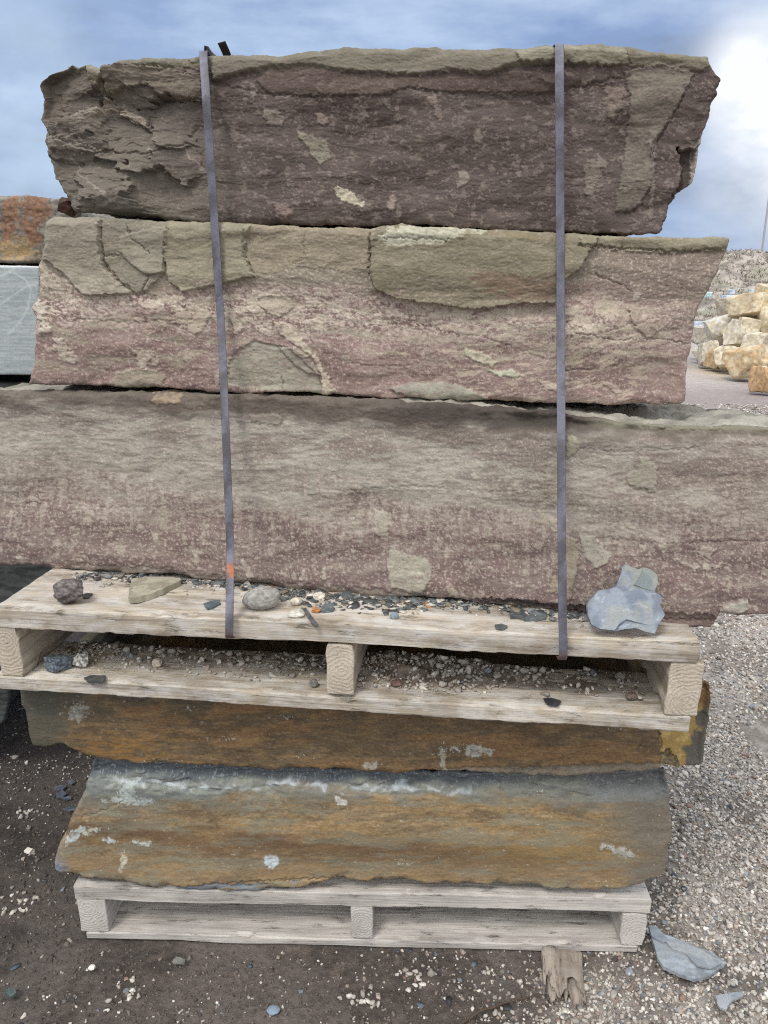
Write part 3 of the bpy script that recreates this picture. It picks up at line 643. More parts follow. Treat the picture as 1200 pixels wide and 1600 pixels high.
def fn5(px, py):
    h = rough_field(px, py, 411)*.6
    col, n, n2, n3 = stain_cols(px, py, 421, [(122, 103, 74), (138, 113, 74), (106, 88, 64), (148, 126, 90)])
    wy = py+14*n3
    col = lerp(col, C(98, 74, 54), np.exp(-((wy-(1300+.055*(px-100)))/20)**2)*.7)
    col = lerp(col, C(140, 118, 88), np.exp(-((wy-(1362+.02*(px-300)))/20)**2)*.55)
    col = lerp(col, C(146, 121, 78), np.exp(-(((px-860)/150)**2+((wy-1322)/24)**2))*.7)
    col = lerp(col, C(124, 124, 108), np.clip(sstep(-.1, .5, fbm(px/130, py/20, 0, 6, 425, .68)), 0, 1)*.5)
    ty = 1192+.02*np.clip(px-145, 0, 900)
    blue = sstep(58, 30, py-ty+12*fbm(px/50, py/20, 0, 4, 426))
    gg = lerp(C(124, 128, 118)+0*px[..., None], C(108, 112, 108), sstep(-.2, .2, n2))
    col = lerp(col, gg, np.clip(sstep(95, 40, py-ty+18*n3)*sstep(400, 250, px+40*n3)+blue*.9, 0, 1))
    right = sstep(900, 1010, px+60*n3-.4*(py-1300)); col = lerp(col, C(104, 99, 90), right*.75)
    col = lerp(col, C(116, 118, 116), sstep(910, 940, px)*sstep(1256, 1246, py+6*n3)*.8)
    # chipped upper edge leaning back
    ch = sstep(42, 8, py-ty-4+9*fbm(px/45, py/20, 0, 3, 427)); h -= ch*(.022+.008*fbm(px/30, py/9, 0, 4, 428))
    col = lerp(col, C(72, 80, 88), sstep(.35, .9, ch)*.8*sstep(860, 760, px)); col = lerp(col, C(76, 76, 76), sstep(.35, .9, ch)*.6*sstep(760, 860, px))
    ve = np.abs(py-(ty+34+5*fbm(px/60, py/60, 0, 3, 429)+3*fbm(px/12, py/12, 0, 3, 430)))
    col = lerp(col, C(182, 190, 192), np.exp(-(ve/3.2)**2)*(.8*sstep(150, 190, px)*sstep(770, 700, px))*np.clip(.55+1.8*fbm(px/22, py/8, 0, 4, 431), 0, 1))
    vf = sstep(.07, .0, np.abs(fbm((px-py)/26, (py+px*.1)/6, 0, 4, 432)))*ch; col = lerp(col, C(158, 168, 174), vf*.7)
    col = lerp(col, C(112, 126, 140), sstep(26, 6, (px-80)+.4*(1362-py)+8*n3)*.0+np.exp(-(((px-90)/16)**2+((py-1358)/12)**2))*.9)
    low = sstep(4, 10, py-(1372+.02*(px-80))+6*fbm(px/60, py/20, 0, 3, 433))*sstep(700, 450, px); col = lerp(col, C(118, 128, 138), low*.7*sstep(-.05, .15, fbm(px/45, py/12, 0, 3, 434)))
    f = [([(410,1340),(420,1336),(434,1338),(436,1350),(425,1358),(414,1352)], 1, C(186,200,208), .8, 1.3, 2),
         ([(938,1322),(960,1322),(985,1330),(990,1340),(970,1338),(948,1330)], 1.5, C(166,170,166), .85, 3, 2),
         ([(98,1312),(112,1300),(132,1288),(138,1293),(122,1304),(118,1316),(104,1322)], .5, C(178,192,192), .75, 2.2, 2),
         ([(124,1302),(140,1296),(154,1294),(150,1300),(134,1306)], .5, C(190,196,178), .75, 1.5, 2),
         ([(160,1314),(172,1313),(184,1318),(170,1322)], .5, C(178,192,192), .75, 1.5, 2),
         ([(206,1315),(234,1316),(232,1322),(214,1320)], .5, C(190,196,192), .75, 1.5, 2),
         ([(190,1336),(198,1334),(196,1350),(190,1362),(186,1360)], .5, C(188,186,168), .7, 1.5, 2),
         ([(162,1252),(184,1246),(200,1222),(212,1226),(206,1246),(240,1252),(226,1258),(196,1258)], .5, C(180,190,186), .6, 3, 2),
         ([(524,1246),(542,1250),(544,1258),(526,1258)], 1.5, C(196,194,188), .85, 2, 2),
         ([(360,1225),(420,1228),(440,1262),(380,1270)], 0, C(130,134,122), .4, 6, 3),
         ([(262,1389),(330,1378),(400,1383),(470,1378),(440,1382),(340,1388),(335,1394),(262,1395)], -4, C(100,112,126), .9, 1, 2)]
    h, col = feats(px, py, h, col, f, 440)
    cracks(px, py, h, [([(130,1278),(160,1268),(200,1250)], 1, 2.5), ([(320,1380),(450,1377),(530,1372)], 1.2, 4)])
    col = salt(px, py, col, [(112,1305,24,9,1),(150,1298,26,5,1),(168,1317,13,5,1.1),(220,1318,18,4,1.05),(193,1345,5,16,1),(190,1238,22,9,.8),(225,1252,20,5,.9),(180,1252,18,5,.8),(970,1330,30,8,.6),(690,1338,9,8,.8),(632,1348,14,8,.8),(945,1385,14,12,.8),(135,1370,14,4,.8),(560,1348,30,5,.4),(838,1240,18,4,.8)], 450, (192, 204, 200))
    return h, col

G_SLAB = "stone slabs stacked on the two pallets"
slab('stone_slab',
  [(58,123),(70,112),(97,104),(130,97),(140,98),(150,104),(162,108),(166,101),(190,94),(230,90),(280,88),(330,85),(440,84),(480,79),(520,74),(545,72),(600,74),(670,74),(680,70),(690,74),(800,74),(830,71),(870,70),(930,68),(975,70),(1010,77),(1060,80),(1080,84),(1112,85)],
  [(110,330),(150,334),(200,340),(240,338),(275,343),(350,350),(400,352),(470,350),(560,354),(640,350),(700,353),(800,360),(850,362),(900,362),(940,364),(1000,367),(1026,366)],
  [(58,123),(57,150),(60,185),(67,200),(68,225),(75,250),(80,270),(98,303),(110,330)],
  [(1112,85),(1113,100),(1122,118),(1127,125),(1124,143),(1112,160),(1108,185),(1100,205),(1096,235),(1091,265),(1087,285),(1075,293),(1058,303),(1050,315),(1043,338),(1030,364),(1026,366)],
  (1.335, -.10), .62, fn1, M_SLAB, seed=1, round_px=(10, 10, 12, 8), round_mm=(10, 8, 9, 9), jag=(2.4, 3.5),
  label="dark brown rough stone slab at the very top of the strapped stack", category="stone slab", group=G_SLAB)
slab('stone_slab',
  [(70,345),(85,338),(105,340),(150,340),(245,345),(330,346),(390,350),(430,353),(500,354),(580,358),(600,352),(650,352),(730,357),(860,362),(905,366),(1000,370),(1030,369),(1045,372),(1100,371),(1140,371)],
  [(40,602),(75,602),(110,603),(150,603),(200,607),(260,605),(330,613),(370,616),(430,612),(500,616),(560,620),(600,624),(640,622),(700,626),(760,627),(850,630),(900,630),(960,634),(1010,632),(1060,633),(1075,628)],
  [(70,345),(68,370),(66,400),(58,408),(55,420),(60,440),(57,470),(48,482),(55,495),(55,540),(50,575),(45,590),(40,602)],
  [(1140,371),(1138,385),(1130,402),(1122,425),(1115,440),(1105,460),(1095,478),(1088,500),(1085,520),(1080,545),(1078,560),(1075,590),(1075,628)],
  (1.30, -.125), .6, fn2, M_SLAB, seed=2, round_px=(7, 10, 6, 7), round_mm=(6, 9, 6, 8), jag=(1.8, 2.6),
  label="stone slab with green grey flaked upper edge and pinkish lower half, second from top", category="stone slab", group=G_SLAB)
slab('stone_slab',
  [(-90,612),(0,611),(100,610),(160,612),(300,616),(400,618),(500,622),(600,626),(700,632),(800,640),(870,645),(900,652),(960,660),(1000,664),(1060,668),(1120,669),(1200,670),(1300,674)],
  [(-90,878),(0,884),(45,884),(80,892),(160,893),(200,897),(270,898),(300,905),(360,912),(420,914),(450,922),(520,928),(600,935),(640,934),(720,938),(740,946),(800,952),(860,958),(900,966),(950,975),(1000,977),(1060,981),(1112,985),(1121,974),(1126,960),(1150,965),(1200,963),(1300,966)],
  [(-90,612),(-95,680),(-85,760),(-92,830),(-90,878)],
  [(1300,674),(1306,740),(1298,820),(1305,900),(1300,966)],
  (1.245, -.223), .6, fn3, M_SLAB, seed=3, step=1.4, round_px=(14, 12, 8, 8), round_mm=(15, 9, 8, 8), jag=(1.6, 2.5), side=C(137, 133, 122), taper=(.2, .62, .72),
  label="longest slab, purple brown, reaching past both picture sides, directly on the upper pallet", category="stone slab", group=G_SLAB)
slab('stone_slab',
  [(30,1074),(200,1076),(600,1082),(1000,1086),(1030,1086),(1045,1078),(1090,1070),(1104,1066),(1112,1074)],
  [(50,1168),(75,1168),(100,1165),(110,1172),(125,1180),(160,1188),(220,1195),(300,1197),(400,1203),(500,1203),(600,1210),(700,1208),(760,1212),(850,1216),(940,1214),(1025,1208),(1036,1198),(1060,1201),(1098,1200)],
  [(30,1074),(32,1098),(38,1112),(41,1130),(42,1145),(45,1160),(50,1168)],
  [(1112,1074),(1115,1092),(1110,1130),(1105,1170),(1098,1200)],
  (1.225, -.05), .6, fn4, M_RUST, seed=4, round_px=(6, 9, 5, 6), round_mm=(5, 9, 5, 6), jag=(1.5, 2.2),
  label="thin dark rust brown slab squeezed directly below the upper pallet", category="stone slab", group=G_SLAB)
slab('stone_slab',
  [(147,1187),(200,1190),(280,1195),(400,1203),(600,1210),(800,1214),(950,1210),(1030,1205),(1042,1208)],
  [(80,1362),(90,1368),(130,1375),(190,1380),(235,1388),(300,1392),(400,1394),(470,1388),(525,1375),(600,1380),(700,1383),(800,1388),(870,1390),(940,1395),(975,1392),(1003,1386)],
  [(147,1187),(140,1200),(130,1235),(110,1280),(92,1320),(83,1345),(80,1362)],
  [(1042,1208),(1050,1245),(1050,1290),(1047,1340),(1040,1365),(1022,1375),(1003,1386)],
  (1.243, -.03), .62, fn5, M_RUST, seed=5, round_px=(8, 12, 12, 9), round_mm=(8, 12, 14, 10), jag=(1.4, 2.0),
  label="lowest slab, ochre stained with blue grey upper edge, lying on the ground pallet", category="stone slab", group=G_SLAB)

# ------------------------------------------------------------------ timber
def grid_box(size, res, r):
    """closed box from the origin to size, extra loops at the rounded edges"""
    axes = []
    for s in size:
        n = max(1, int((s-2*r)/res)); axes.append(np.r_[0, r*.4, np.linspace(r, s-r, n+1), s-r*.4, s])
    key, V, Q = {}, [], []
    def vid(p):
        k = tuple(np.round(p, 6))
        if k not in key: key[k] = len(V); V.append(p)
        return key[k]
    for ax in range(3):
        b, c = (ax+1) % 3, (ax+2) % 3
        for side in (0, 1):
            A, B = axes[b], axes[c]; ids = np.empty((len(A), len(B)), int)
            for i, x in enumerate(A):
                for j, y in enumerate(B):
                    p = [0, 0, 0]; p[ax] = axes[ax][-1] if side else 0.0; p[b] = x; p[c] = y; ids[i, j] = vid(p)
            q = np.stack([ids[:-1, :-1], ids[1:, :-1], ids[1:, 1:], ids[:-1, 1:]], -1).reshape(-1, 4)
            Q.append(q if side else q[:, ::-1])
    V = np.array(V); lo = np.full(3, r); hi = np.array(size)-r
    c = np.clip(V, lo, hi); d = V-c; L = np.linalg.norm(d, axis=1)
    m = L > 1e-9; V[m] = c[m]+d[m]/L[m, None]*r
    return V, np.concatenate(Q)
def board(name, origin, size, mat, parent, res=.014, r=.0017, wob=.0012, seed=0, tear=0):
    V, Q = grid_box(size, res, r)
    p = V+np.array(origin)
    c = V-np.array(size)/2; n = c/np.array(size)*2
    la = int(np.argmax(size)); cs = np.delete(np.arange(3), la)
    w = fbm(p[:, 0]*(4 if la == 0 else 30), p[:, 1]*(4 if la == 1 else 30), p[:, 2]*30, 4, seed+800)
    V2 = V.copy()
    for a in cs: V2[:, a] += np.sign(n[:, a])*np.abs(n[:, a])**6*w*wob*1.5
    V2[:, 2] += .0015*np.sin(V[:, la]*5+seed)+fbm(p[:, la]*2, p[:, la]*0+seed, 0, 2, seed)*.002
    edge = (np.abs(n[:, cs[0]]) > .85) & (np.abs(n[:, cs[1]]) > .85)
    k = np.clip(fbm(p[:, la]*22, p[:, 2]*22, 0, 4, seed+820)-.12, 0, 1)*.007*edge
    for a in cs: V2[:, a] -= np.sign(n[:, a])*k
    if tear:
        e = sstep(.12, 0, np.minimum(V[:, la], size[la]-V[:, la])); V2[:, la] += -np.sign(n[:, la])*e*tear*np.abs(fbm(p[:, cs[0]]*60, p[:, 2]*25, 0, 4, seed+830))
    me = make_mesh(name, V2+np.array(origin), Q, None, None, True, mat)
    me.polygons.foreach_set('use_smooth', np.zeros(len(me.polygons), bool))
    return link(name, me, parent)

def pallet(loc, rz, length, th, tb, blk, depth, base, dark, dust, seed, label, stringers, bwid, bot_x, bot_w):
    """th: board thickness, blk: beam height, stringers: list of (x, width)"""
    root = empty('pallet', loc, rz, label=label, category='pallet', group='wooden pallets under the slabs')
    z1, z2 = tb, tb+blk
    for i, (sx, sw) in enumerate(stringers):
        m = stringer_mat('beam_wood', base, dark, sx+sw*(.35+.2*i), z1+blk*(.75-.25*i), seed+i)
        board('stringer', (sx, .002, z1+.0006), (sw, depth-.004, blk-.0012), m, root, .018, .0035, .0012, int(seed*7+i))
    y = 0; i = 0
    while y+bwid < depth+.02:
        m = wood_mat('deck_wood', base, dark, dust, seed*3+i*1.7)
        w = bwid if i == 0 else bwid*.75
        board('deck_board', (0, y, z2), (length, w, th), m, root, .011 if i == 0 else .03, .003, .0012, int(seed*11+i)); y += w+(.035 if i else .045); i += 1
    y = 0
    for i, yy in enumerate((0, depth*.45, depth-bot_w)):
        m = wood_mat('bottom_wood', base, dark, dust, seed*5+i)
        board('bottom_board', (bot_x[0], yy+.001, 0), (bot_x[1]-bot_x[0], bot_w, tb), m, root, .011 if i == 0 else .03, .003, .0014, int(seed*13+i))
    return root
W_BASE, W_DARK = C(200, 188, 169, .92), C(138, 126, 109, .92)
LP_z = 0.0
lx0, ly0 = -.663, 1.268
lower = pallet((lx0, ly0, -.004), math.atan(-.03), 1.222, .036, .018, .090, .9, C(200, 194, 186, .88), C(160, 153, 146, .88), .4, 2,
    "pale grey wooden pallet standing on the ground under the lowest slab", [(0.002, .062), (.592, .048), (1.165, .054)], .14, (.012, 1.206), .13)
UP_Z = .816; TH = .038; TBT = .028; BL = .100
ux0, uy0 = -.697, 1.201
UP_B = UP_Z-TH-TBT-BL
upper = pallet((ux0, uy0, UP_B), math.atan(-.110), 1.212, TH, TBT, BL, .9, W_BASE, W_DARK, .72, 1,
    "tan wooden pallet halfway up the stack, littered with stones and gravel", [(-.006, .046), (.600, .049), (1.170, .055)], .20, (-.02, 1.214), .15)

# nail hole and star crack in the middle beam end: small dark notch mesh
# ------------------------------------------------------------------ steel straps
def strap_mesh(pts, widths, thick, colfn, seed=0, name='band', wdir=(1, 0, 0)):
    P = np.array(pts, float); seg = np.r_[0, np.cumsum(np.linalg.norm(np.diff(P, axis=0), axis=1))]
    n = int(seg[-1]/.008); t = np.linspace(0, seg[-1], n)
    Q = np.stack([np.interp(t, seg, P[:, k]) for k in range(3)], 1)
    for _ in range(1): Q[1:-1] = (Q[:-2]+2*Q[1:-1]+Q[2:])/4
    T = np.gradient(Q, axis=0); T /= np.linalg.norm(T, axis=1)[:, None]
    W = np.array(wdir, float)-T*np.sum(T*np.array(wdir), 1)[:, None]; W /= np.linalg.norm(W, axis=1)[:, None]
    tw = fbm(t*3, t*0+seed, 0, 2, seed)*.10; Nn = np.cross(T, W)
    W = W*np.cos(tw)[:, None]+Nn*np.sin(tw)[:, None]; Nn = np.cross(T, W)
    V, col = [], []
    for a, b in ((-1, -1), (-.82, -1), (.82, -1), (1, -1), (1, 1), (.82, 1), (-.82, 1), (-1, 1)):
        V.append(Q+W*a*widths/2+Nn*b*thick/2); col.append(colfn(Q, t, a))
    V = np.stack(V, 1); col = np.stack(col, 1); m = 8; idx = np.arange(n*m).reshape(n, m)
    q = np.stack([idx[:-1], np.roll(idx, -1, 1)[:-1], np.roll(idx, -1, 1)[1:], idx[1:]], -1).reshape(-1, 4)
    tri = [[idx[0, i+1], idx[0, i], idx[0, 0]] for i in range(1, m-1)]+[[idx[-1, i], idx[-1, i+1], idx[-1, 0]] for i in range(1, m-1)]
    return V.reshape(-1, 3), q, np.array(tri), col.reshape(-1, 3)
def strap(img_pts, rust_y, label, edge_col, seed):
    pts = [list(on_plane(np.array(x), np.array(y), Y)) for x, y, Y in img_pts]      # front run, top to bottom
    topp, botp = pts[0], pts[-1]
    back = [[topp[0]-.01, topp[1]+.74, topp[2]-.045], [topp[0]-.005, topp[1]+.4, topp[2]-.03], [topp[0], topp[1]+.10, topp[2]-.012], [topp[0], topp[1]+.03, topp[2]-.003]]
    low = [[botp[0], botp[1]+.012, botp[2]-.002], [botp[0], botp[1]+.2, botp[2]+.0005], [botp[0], botp[1]+.88, botp[2]+.0005]]
    path = [[low[-1][0], low[-1][1]+.02, low[-1][2]], [topp[0], topp[1]+.78, topp[2]-.4]]+back+pts+low
    def cf(Q, t, a):
        n = fbm(Q[:, 2]*25, Q[:, 0]*60+a, Q[:, 1]*10, 4, seed)
        c = lerp(np.tile(C(100, 101, 112), (len(Q), 1)), C(80, 77, 83), sstep(-.2, .4, n))
        ru = sstep(.02, -.02, Q[:, 2]-(botp[2]+.012)); c = lerp(c, C(92, 60, 40), ru*.8)
        if rust_y: c = lerp(c, C(158, 96, 60), sstep(.011, .006, np.abs(Q[:, 2]-rust_y+.003*a))*sstep(-.5, .1, n+.3)*(Q[:, 1] < topp[1]+.01))
        return c
    V, q, tri, col = strap_mesh(path, .0135, .0014, cf, seed)
    o0 = np.array(botp)
    root = empty('metal_strap', tuple(o0), 0, label=label, category='strap', group='metal straps round the stack')
    link('band', make_mesh('band', V-o0, q, tri, col, False, M_STRAP), root)
    return root, o0
rz = on_plane(np.array(361.), np.array(886.), 1.20)[2]
s1, o1 = strap([(317,77,1.365),(322,150,1.325),(334,330,1.325),(345,500,1.315),(353,680,1.25),(360,860,1.205),(359,935,1.16),(358.5,965,1.139),(358,999,1.139)], rz,
      "left steel strap with an orange rust spot and a loose end above the top slab", None, 3)
s2, o2 = strap([(874,66,1.295),(874,110,1.27),(875,330,1.255),(876,500,1.235),(877,700,1.15),(878,850,1.10),(879,970,1.079),(880,1002,1.074),(880,1033,1.074)], None,
      "right steel strap, bare grey with no rust spot, running straight down", None, 8)
# loose end of the left strap
tl = [list(on_plane(np.array(x), np.array(y), Y)) for x, y, Y in ((346,66,1.40),(351,77,1.41),(357,90,1.43),(340,92,1.47))]
V, q, tri, col = strap_mesh(tl, .0135, .0014, lambda Q, t, a: np.tile(C(44, 38, 36), (len(Q), 1)), 4, wdir=(1, .2, 0))
link('loose_end', make_mesh('loose_end', V-o1, q, tri, col, False, M_STRAP), s1)
tl = [list(on_plane(np.array(x), np.array(y), Y)) for x, y, Y in ((319,78.5,1.372),(327,80,1.39),(337,87,1.42))]
V, q, tri, col = strap_mesh(tl, .0135, .0014, lambda Q, t, a: np.tile(C(70, 64, 62), (len(Q), 1)), 6, wdir=(.2, 1, 0))
link('folded_end', make_mesh('folded_end', V-o1, q, tri, col, False, M_STRAP), s1)

# ------------------------------------------------------------------ loose rocks
def rock_mesh(size, seed, angular=.5, sub=4, rough=.05, col=(.3, .3, .3), col2=None, fleck=None, mat=None, name='rock', flatbase=.5):
    bm = bmesh.new(); rnd = random.Random(seed)
    bmesh.ops.create_icosphere(bm, subdivisions=max(sub, 4) if angular > .3 else sub, radius=1)
    V = np.array([v.co[:] for v in bm.verts]); T = np.array([[v.index for v in f.verts] for f in bm.faces])
    bm.free()
    if angular > .3:
        R = Matrix.Rotation(rnd.uniform(-.35, .35), 3, 'X') @ Matrix.Rotation(rnd.uniform(-.35, .35), 3, 'Y') @ Matrix.Rotation(rnd.uniform(-.5, .5), 3, 'Z')
        cuts = [(d, rnd.uniform(.50, .66)+.14*(1-angular)) for d in ((1,0,0),(-1,0,0),(0,1,0),(0,-1,0),(0,0,1),(0,0,-1))]
        cuts = (cuts if angular > .5 else [])+[([rnd.gauss(0, 1) for _ in range(3)], rnd.uniform(.62, .82)+(.08 if angular < .5 else 0)) for _ in range(7)]
        for d, lim in cuts:
            d = (R @ Vector([c+rnd.uniform(-.18, .18) for c in d])).normalized(); d = np.array(d); V = V-np.maximum(0, V@d-lim)[:, None]*d
    n = V/np.linalg.norm(V, axis=1)[:, None]; s = seed*1.7
    d = fbm(V[:, 0]*1.3+s, V[:, 1]*1.3, V[:, 2]*1.3, 3, seed)*rough*2+fbm(V[:, 0]*6+s, V[:, 1]*6, V[:, 2]*6, 4, seed+1, .6)*rough*.6
    V = V+n*d[:, None]
    V = V-(V.max(0)+V.min(0))/2; V = V/V.max(0)
    V = V*np.array(size)/2
    V[:, 2] -= V[:, 2].min()
    k = fbm(n[:, 0]*2.2+s, n[:, 1]*2.2, n[:, 2]*2.2, 5, seed+3, .6)
    c = lerp(np.tile(np.array(col), (len(V), 1)), np.array(col2 if col2 is not None else col), sstep(-.25, .3, k))
    if fleck is not None:
        k2 = fbm(n[:, 0]*9+s, n[:, 1]*9, n[:, 2]*9, 3, seed+4); c = lerp(c, np.array(fleck), sstep(.15, .4, k2)*.8)
    c = c*(1+.25*fbm(n[:, 0]*5, n[:, 1]*5, n[:, 2]*5, 3, seed+7))[:, None]
    return make_mesh(name, V, None, T, c, True, mat or M_PEB)
def rock(name, px, py_base, w, h, z=None, Y=None, dep=None, seed=1, angular=.5, rot=0, tilt=0, sub=4, rough=.05, col=(.3,)*3, col2=None, fleck=None, mat=None, sink=.0, **props):
    """px, py_base: middle of its foot in the picture; w, h: size in picture units"""
    p = on_z(np.array(px), np.array(py_base), z) if Y is None else on_plane(np.array(px), np.array(py_base), Y)
    Zc = p[1]*math.cos(PITCH)-(p[2]-H)*math.sin(PITCH)
    s = Zc/F; sx = w*s; ang = math.atan2(H-p[2], p[1]); sy = dep if dep else sx*.8
    sz = max(.3*sx, (h*s-sy*math.sin(ang)*.6)/math.cos(ang)) if z is not None else h*s
    me = rock_mesh((sx, sy, sz), seed, angular, sub, rough, col, col2, fleck, mat, name)
    o = link(name, me, **props); o.location = (p[0], p[1]+sy*.45, p[2]-sink*sz); o.rotation_euler = (0, math.radians(tilt), math.radians(rot))
    return o
def plate(name, P3, thick, colfn, nrm=None, jag=.0015, seed=0, mat=None, relief=.0008, parent=None, px=None, **props):
    """thin sheet of stone: outline P3 (n,3), thickened away from nrm; colfn(s,t in outline plane)->colour"""
    P = np.array(P3, float); c = P.mean(0)
    if nrm is None: nrm = np.array([0, 0, 1.])
    nrm = np.array(nrm, float)/np.linalg.norm(nrm)
    Q = np.vstack([P, P[:1]]); d = np.r_[0, np.cumsum(np.linalg.norm(np.diff(Q, axis=0), axis=1))]; n = max(40, min(220, int(d[-1]/.0035)))
    t = np.linspace(0, d[-1], n, endpoint=False); R = np.stack([np.interp(t, d, Q[:, k]) for k in range(3)], 1)
    rad = R-c; rad /= np.linalg.norm(rad, axis=1)[:, None]+1e-9
    R = R+rad*(fbm(t/.012, t*0+seed, 0, 3, seed)*jag)[:, None]
    rings = 22; V, col = [], []
    for sgn in (1, -1):
        for r in range(1, rings+1):
            f = r/rings; p = c+(R-c)*f
            e = thick*.5
            rel = (fbm(p[:, 0]*45, p[:, 1]*45, p[:, 2]*45, 4, seed+3)+np.floor(fbm(p[:, 0]*14, p[:, 1]*14, p[:, 2]*14, 3, seed+4)*4)*.5)*relief*(1-.5*(f > .97))
            V.append(p+nrm*(sgn*e+(rel if sgn > 0 else 0))[:, None] if np.ndim(rel) and sgn > 0 else p+nrm*sgn*e)
            col.append(colfn(p))
    V.append((c+nrm*thick*.5)[None]); V.append((c-nrm*thick*.5)[None]); cc = colfn(c[None]); col += [cc, cc]
    V = np.concatenate(V); col = np.concatenate(col); q = []
    i = np.arange(n); j = np.roll(i, -1)
    for r in range(rings-1):
        q.append(np.stack([r*n+i, (r+1)*n+i, (r+1)*n+j, r*n+j], -1)); o = rings*n
        q.append(np.stack([o+r*n+j, o+(r+1)*n+j, o+(r+1)*n+i, o+r*n+i], -1))
    q.append(np.stack([(rings-1)*n+i, (2*rings-1)*n+i, (2*rings-1)*n+j, (rings-1)*n+j], -1))
    tri = np.concatenate([np.stack([i, j, np.full(n, 2*rings*n)], -1), np.stack([rings*n+j, rings*n+i, np.full(n, 2*rings*n+1)], -1)])
    if parent is None: org = np.array([c[0], c[1], V[:, 2].min()])
    else: org = np.array(parent.location)
    me = make_mesh(name, V-org, np.concatenate(q), tri, col, True, mat or M_SLATE)
    ob = link(name, me, parent, **props)
    if parent is None: ob.location = org
    bm = bmesh.new(); bm.from_mesh(me); bmesh.ops.recalc_face_normals(bm, faces=bm.faces[:]); bm.to_mesh(me); bm.free()
    me.set_sharp_from_angle(angle=math.radians(32))
    return ob
def two_tone(a, b, sc=25, seed=0, lo=-.2, hi=.2, gain=.9, fleck=None):
    A, B = C(*a, gain), C(*b, gain)
    def f(p):
        c = lerp(np.tile(A, (len(p), 1)), B, sstep(lo, hi, fbm(p[:, 0]*sc, p[:, 1]*sc, p[:, 2]*sc, 4, seed)))
        if fleck is not None: c = lerp(c, C(*fleck, gain), sstep(.25, .4, fbm(p[:, 0]*sc*2, p[:, 1]*sc*5, p[:, 2]*sc*2, 4, seed+9))*.6)
        return c
    return f
DZ = UP_Z+.0005
BZ = UP_B+TBT+.0005
rock('rock', 103, 949, 50, 46, z=DZ, seed=4, angular=.35, dep=.045, rough=.06, col=C(72,66,64), col2=C(94,88,86), fleck=C(126,118,114), label="dark grey rounded rock at the left end of the upper pallet deck", category="rock")
rock('cobble', 409, 958, 61, 44, z=DZ, dep=.05, seed=12, angular=.0, rough=.035, tilt=-7, col=C(150,147,140,1), col2=C(168,165,158,1), fleck=C(112,110,106), label="light grey egg shaped cobble beside the left strap", category="rock")
rock('stone_wedge', 94, 334, 30, 27, Y=1.42, dep=.06, seed=33, angular=.6, tilt=20, col=C(92,66,58), col2=C(72,56,50), label="reddish brown stone wedge caught between the two uppermost slabs", category="rock")
plate('stone_shard', on_z(np.array([201,205,206,226,262,281,283,262,238,222,206]), np.array([936,912,908,905,905,907,911,921,932,936,939]), DZ+.006), .011, two_tone((160,156,136), (138,134,116), 30, 3), seed=3,
      label="flat olive grey shard on the upper pallet deck between dark rock and left strap", category="stone shard")
PZ = lambda L: [(850+X/3.43, 860+Y/3.43) for X, Y in L]
P = []
for x, y in PZ([(228,290),(240,270),(290,215),(350,205),(385,190),(410,130),(418,90),(435,72),(470,90),(505,103),(528,90),(570,103),(605,130),(607,180),(588,222),(628,245),(630,280),(618,290),(646,345),(608,400),(592,445),(540,435),(490,415),(440,420),(380,432),(300,425),(250,400),(232,350)]):
    Y = 1.083+(990-y)/107*.05; P.append(on_plane(np.array(x), np.array(y), Y-.03*(x-978)/60*.2))
def platecol(p):
    q = (p[:, 0]-P[16][0])
    c = two_tone((134,142,153), (112,120,133), 22, 31)(p)
    vn = np.abs(fbm(p[:, 0]*16, p[:, 2]*34, 0, 4, 39)); c = lerp(c, C(184, 190, 198, .9), sstep(.05, .0, vn)*.55)
    x0 = on_plane(np.array(978.), np.array(930.), 1.11)[0]
    k = sstep(-.012, .02, p[:, 0]-x0+.02*fbm(p[:, 0]*30, p[:, 2]*30, 0, 4, 35)); g = C(138, 142, 134, .9)
    k2 = k*(sstep(0, .01, p[:, 2]-on_plane(np.array(980.), np.array(922.), 1.11)[2])*.9+.45*sstep(.03, .0, np.abs(p[:, 0]-x0-.02)))
    return lerp(c, g, np.clip(k2, 0, .9))
pl = plate('slate_plate', P, .006, platecol, nrm=(-.1, -1, .42), seed=41, jag=.0004, relief=.00025, label="blue grey slate plate leaning upright against the longest slab beside the right strap", category="slate plate")
def ledge(xy, Yf, th, cfn, seed, parent, name):
    Q = [on_plane(np.array(x), np.array(y), Yf(y)) for x, y in xy]
    return plate(name, Q, th, cfn, nrm=(-.1, -1, .42), seed=seed, jag=.0003, relief=.0002, parent=parent)
def slatecol(p):
    c = two_tone((136,145,156), (114,124,138), 20, 46)(p); c = lerp(c, C(150, 152, 142, .9), sstep(.0, .4, fbm(p[:, 0]*20, p[:, 2]*20, 0, 3, 47))*.6)
    vn = np.abs(fbm(p[:, 0]*14, p[:, 2]*30, 0, 4, 48)); return lerp(c, C(188, 194, 200, .9), sstep(.045, .0, vn)*.5)
Yp = lambda y: 1.083+(990-y)/107*.05-.0055
ledge(PZ([(528,92),(570,106),(602,132),(604,178),(586,220),(545,207),(482,184),(508,150),(524,120)]), Yp, .004, two_tone((130,138,132), (116,126,126), 20, 44), 44, pl, 'upper_flake')
ledge(PZ([(231,292),(243,272),(292,218),(352,208),(388,196),(425,222),(452,215),(472,190),(520,210),(560,232),(590,228),(624,247),(626,280),(614,290),(640,344),(608,392),(560,400),(500,385),(440,368),(400,395),(378,428),(302,421),(254,398),(236,350)]), Yp, .0035, slatecol, 46, pl, 'front_flake')

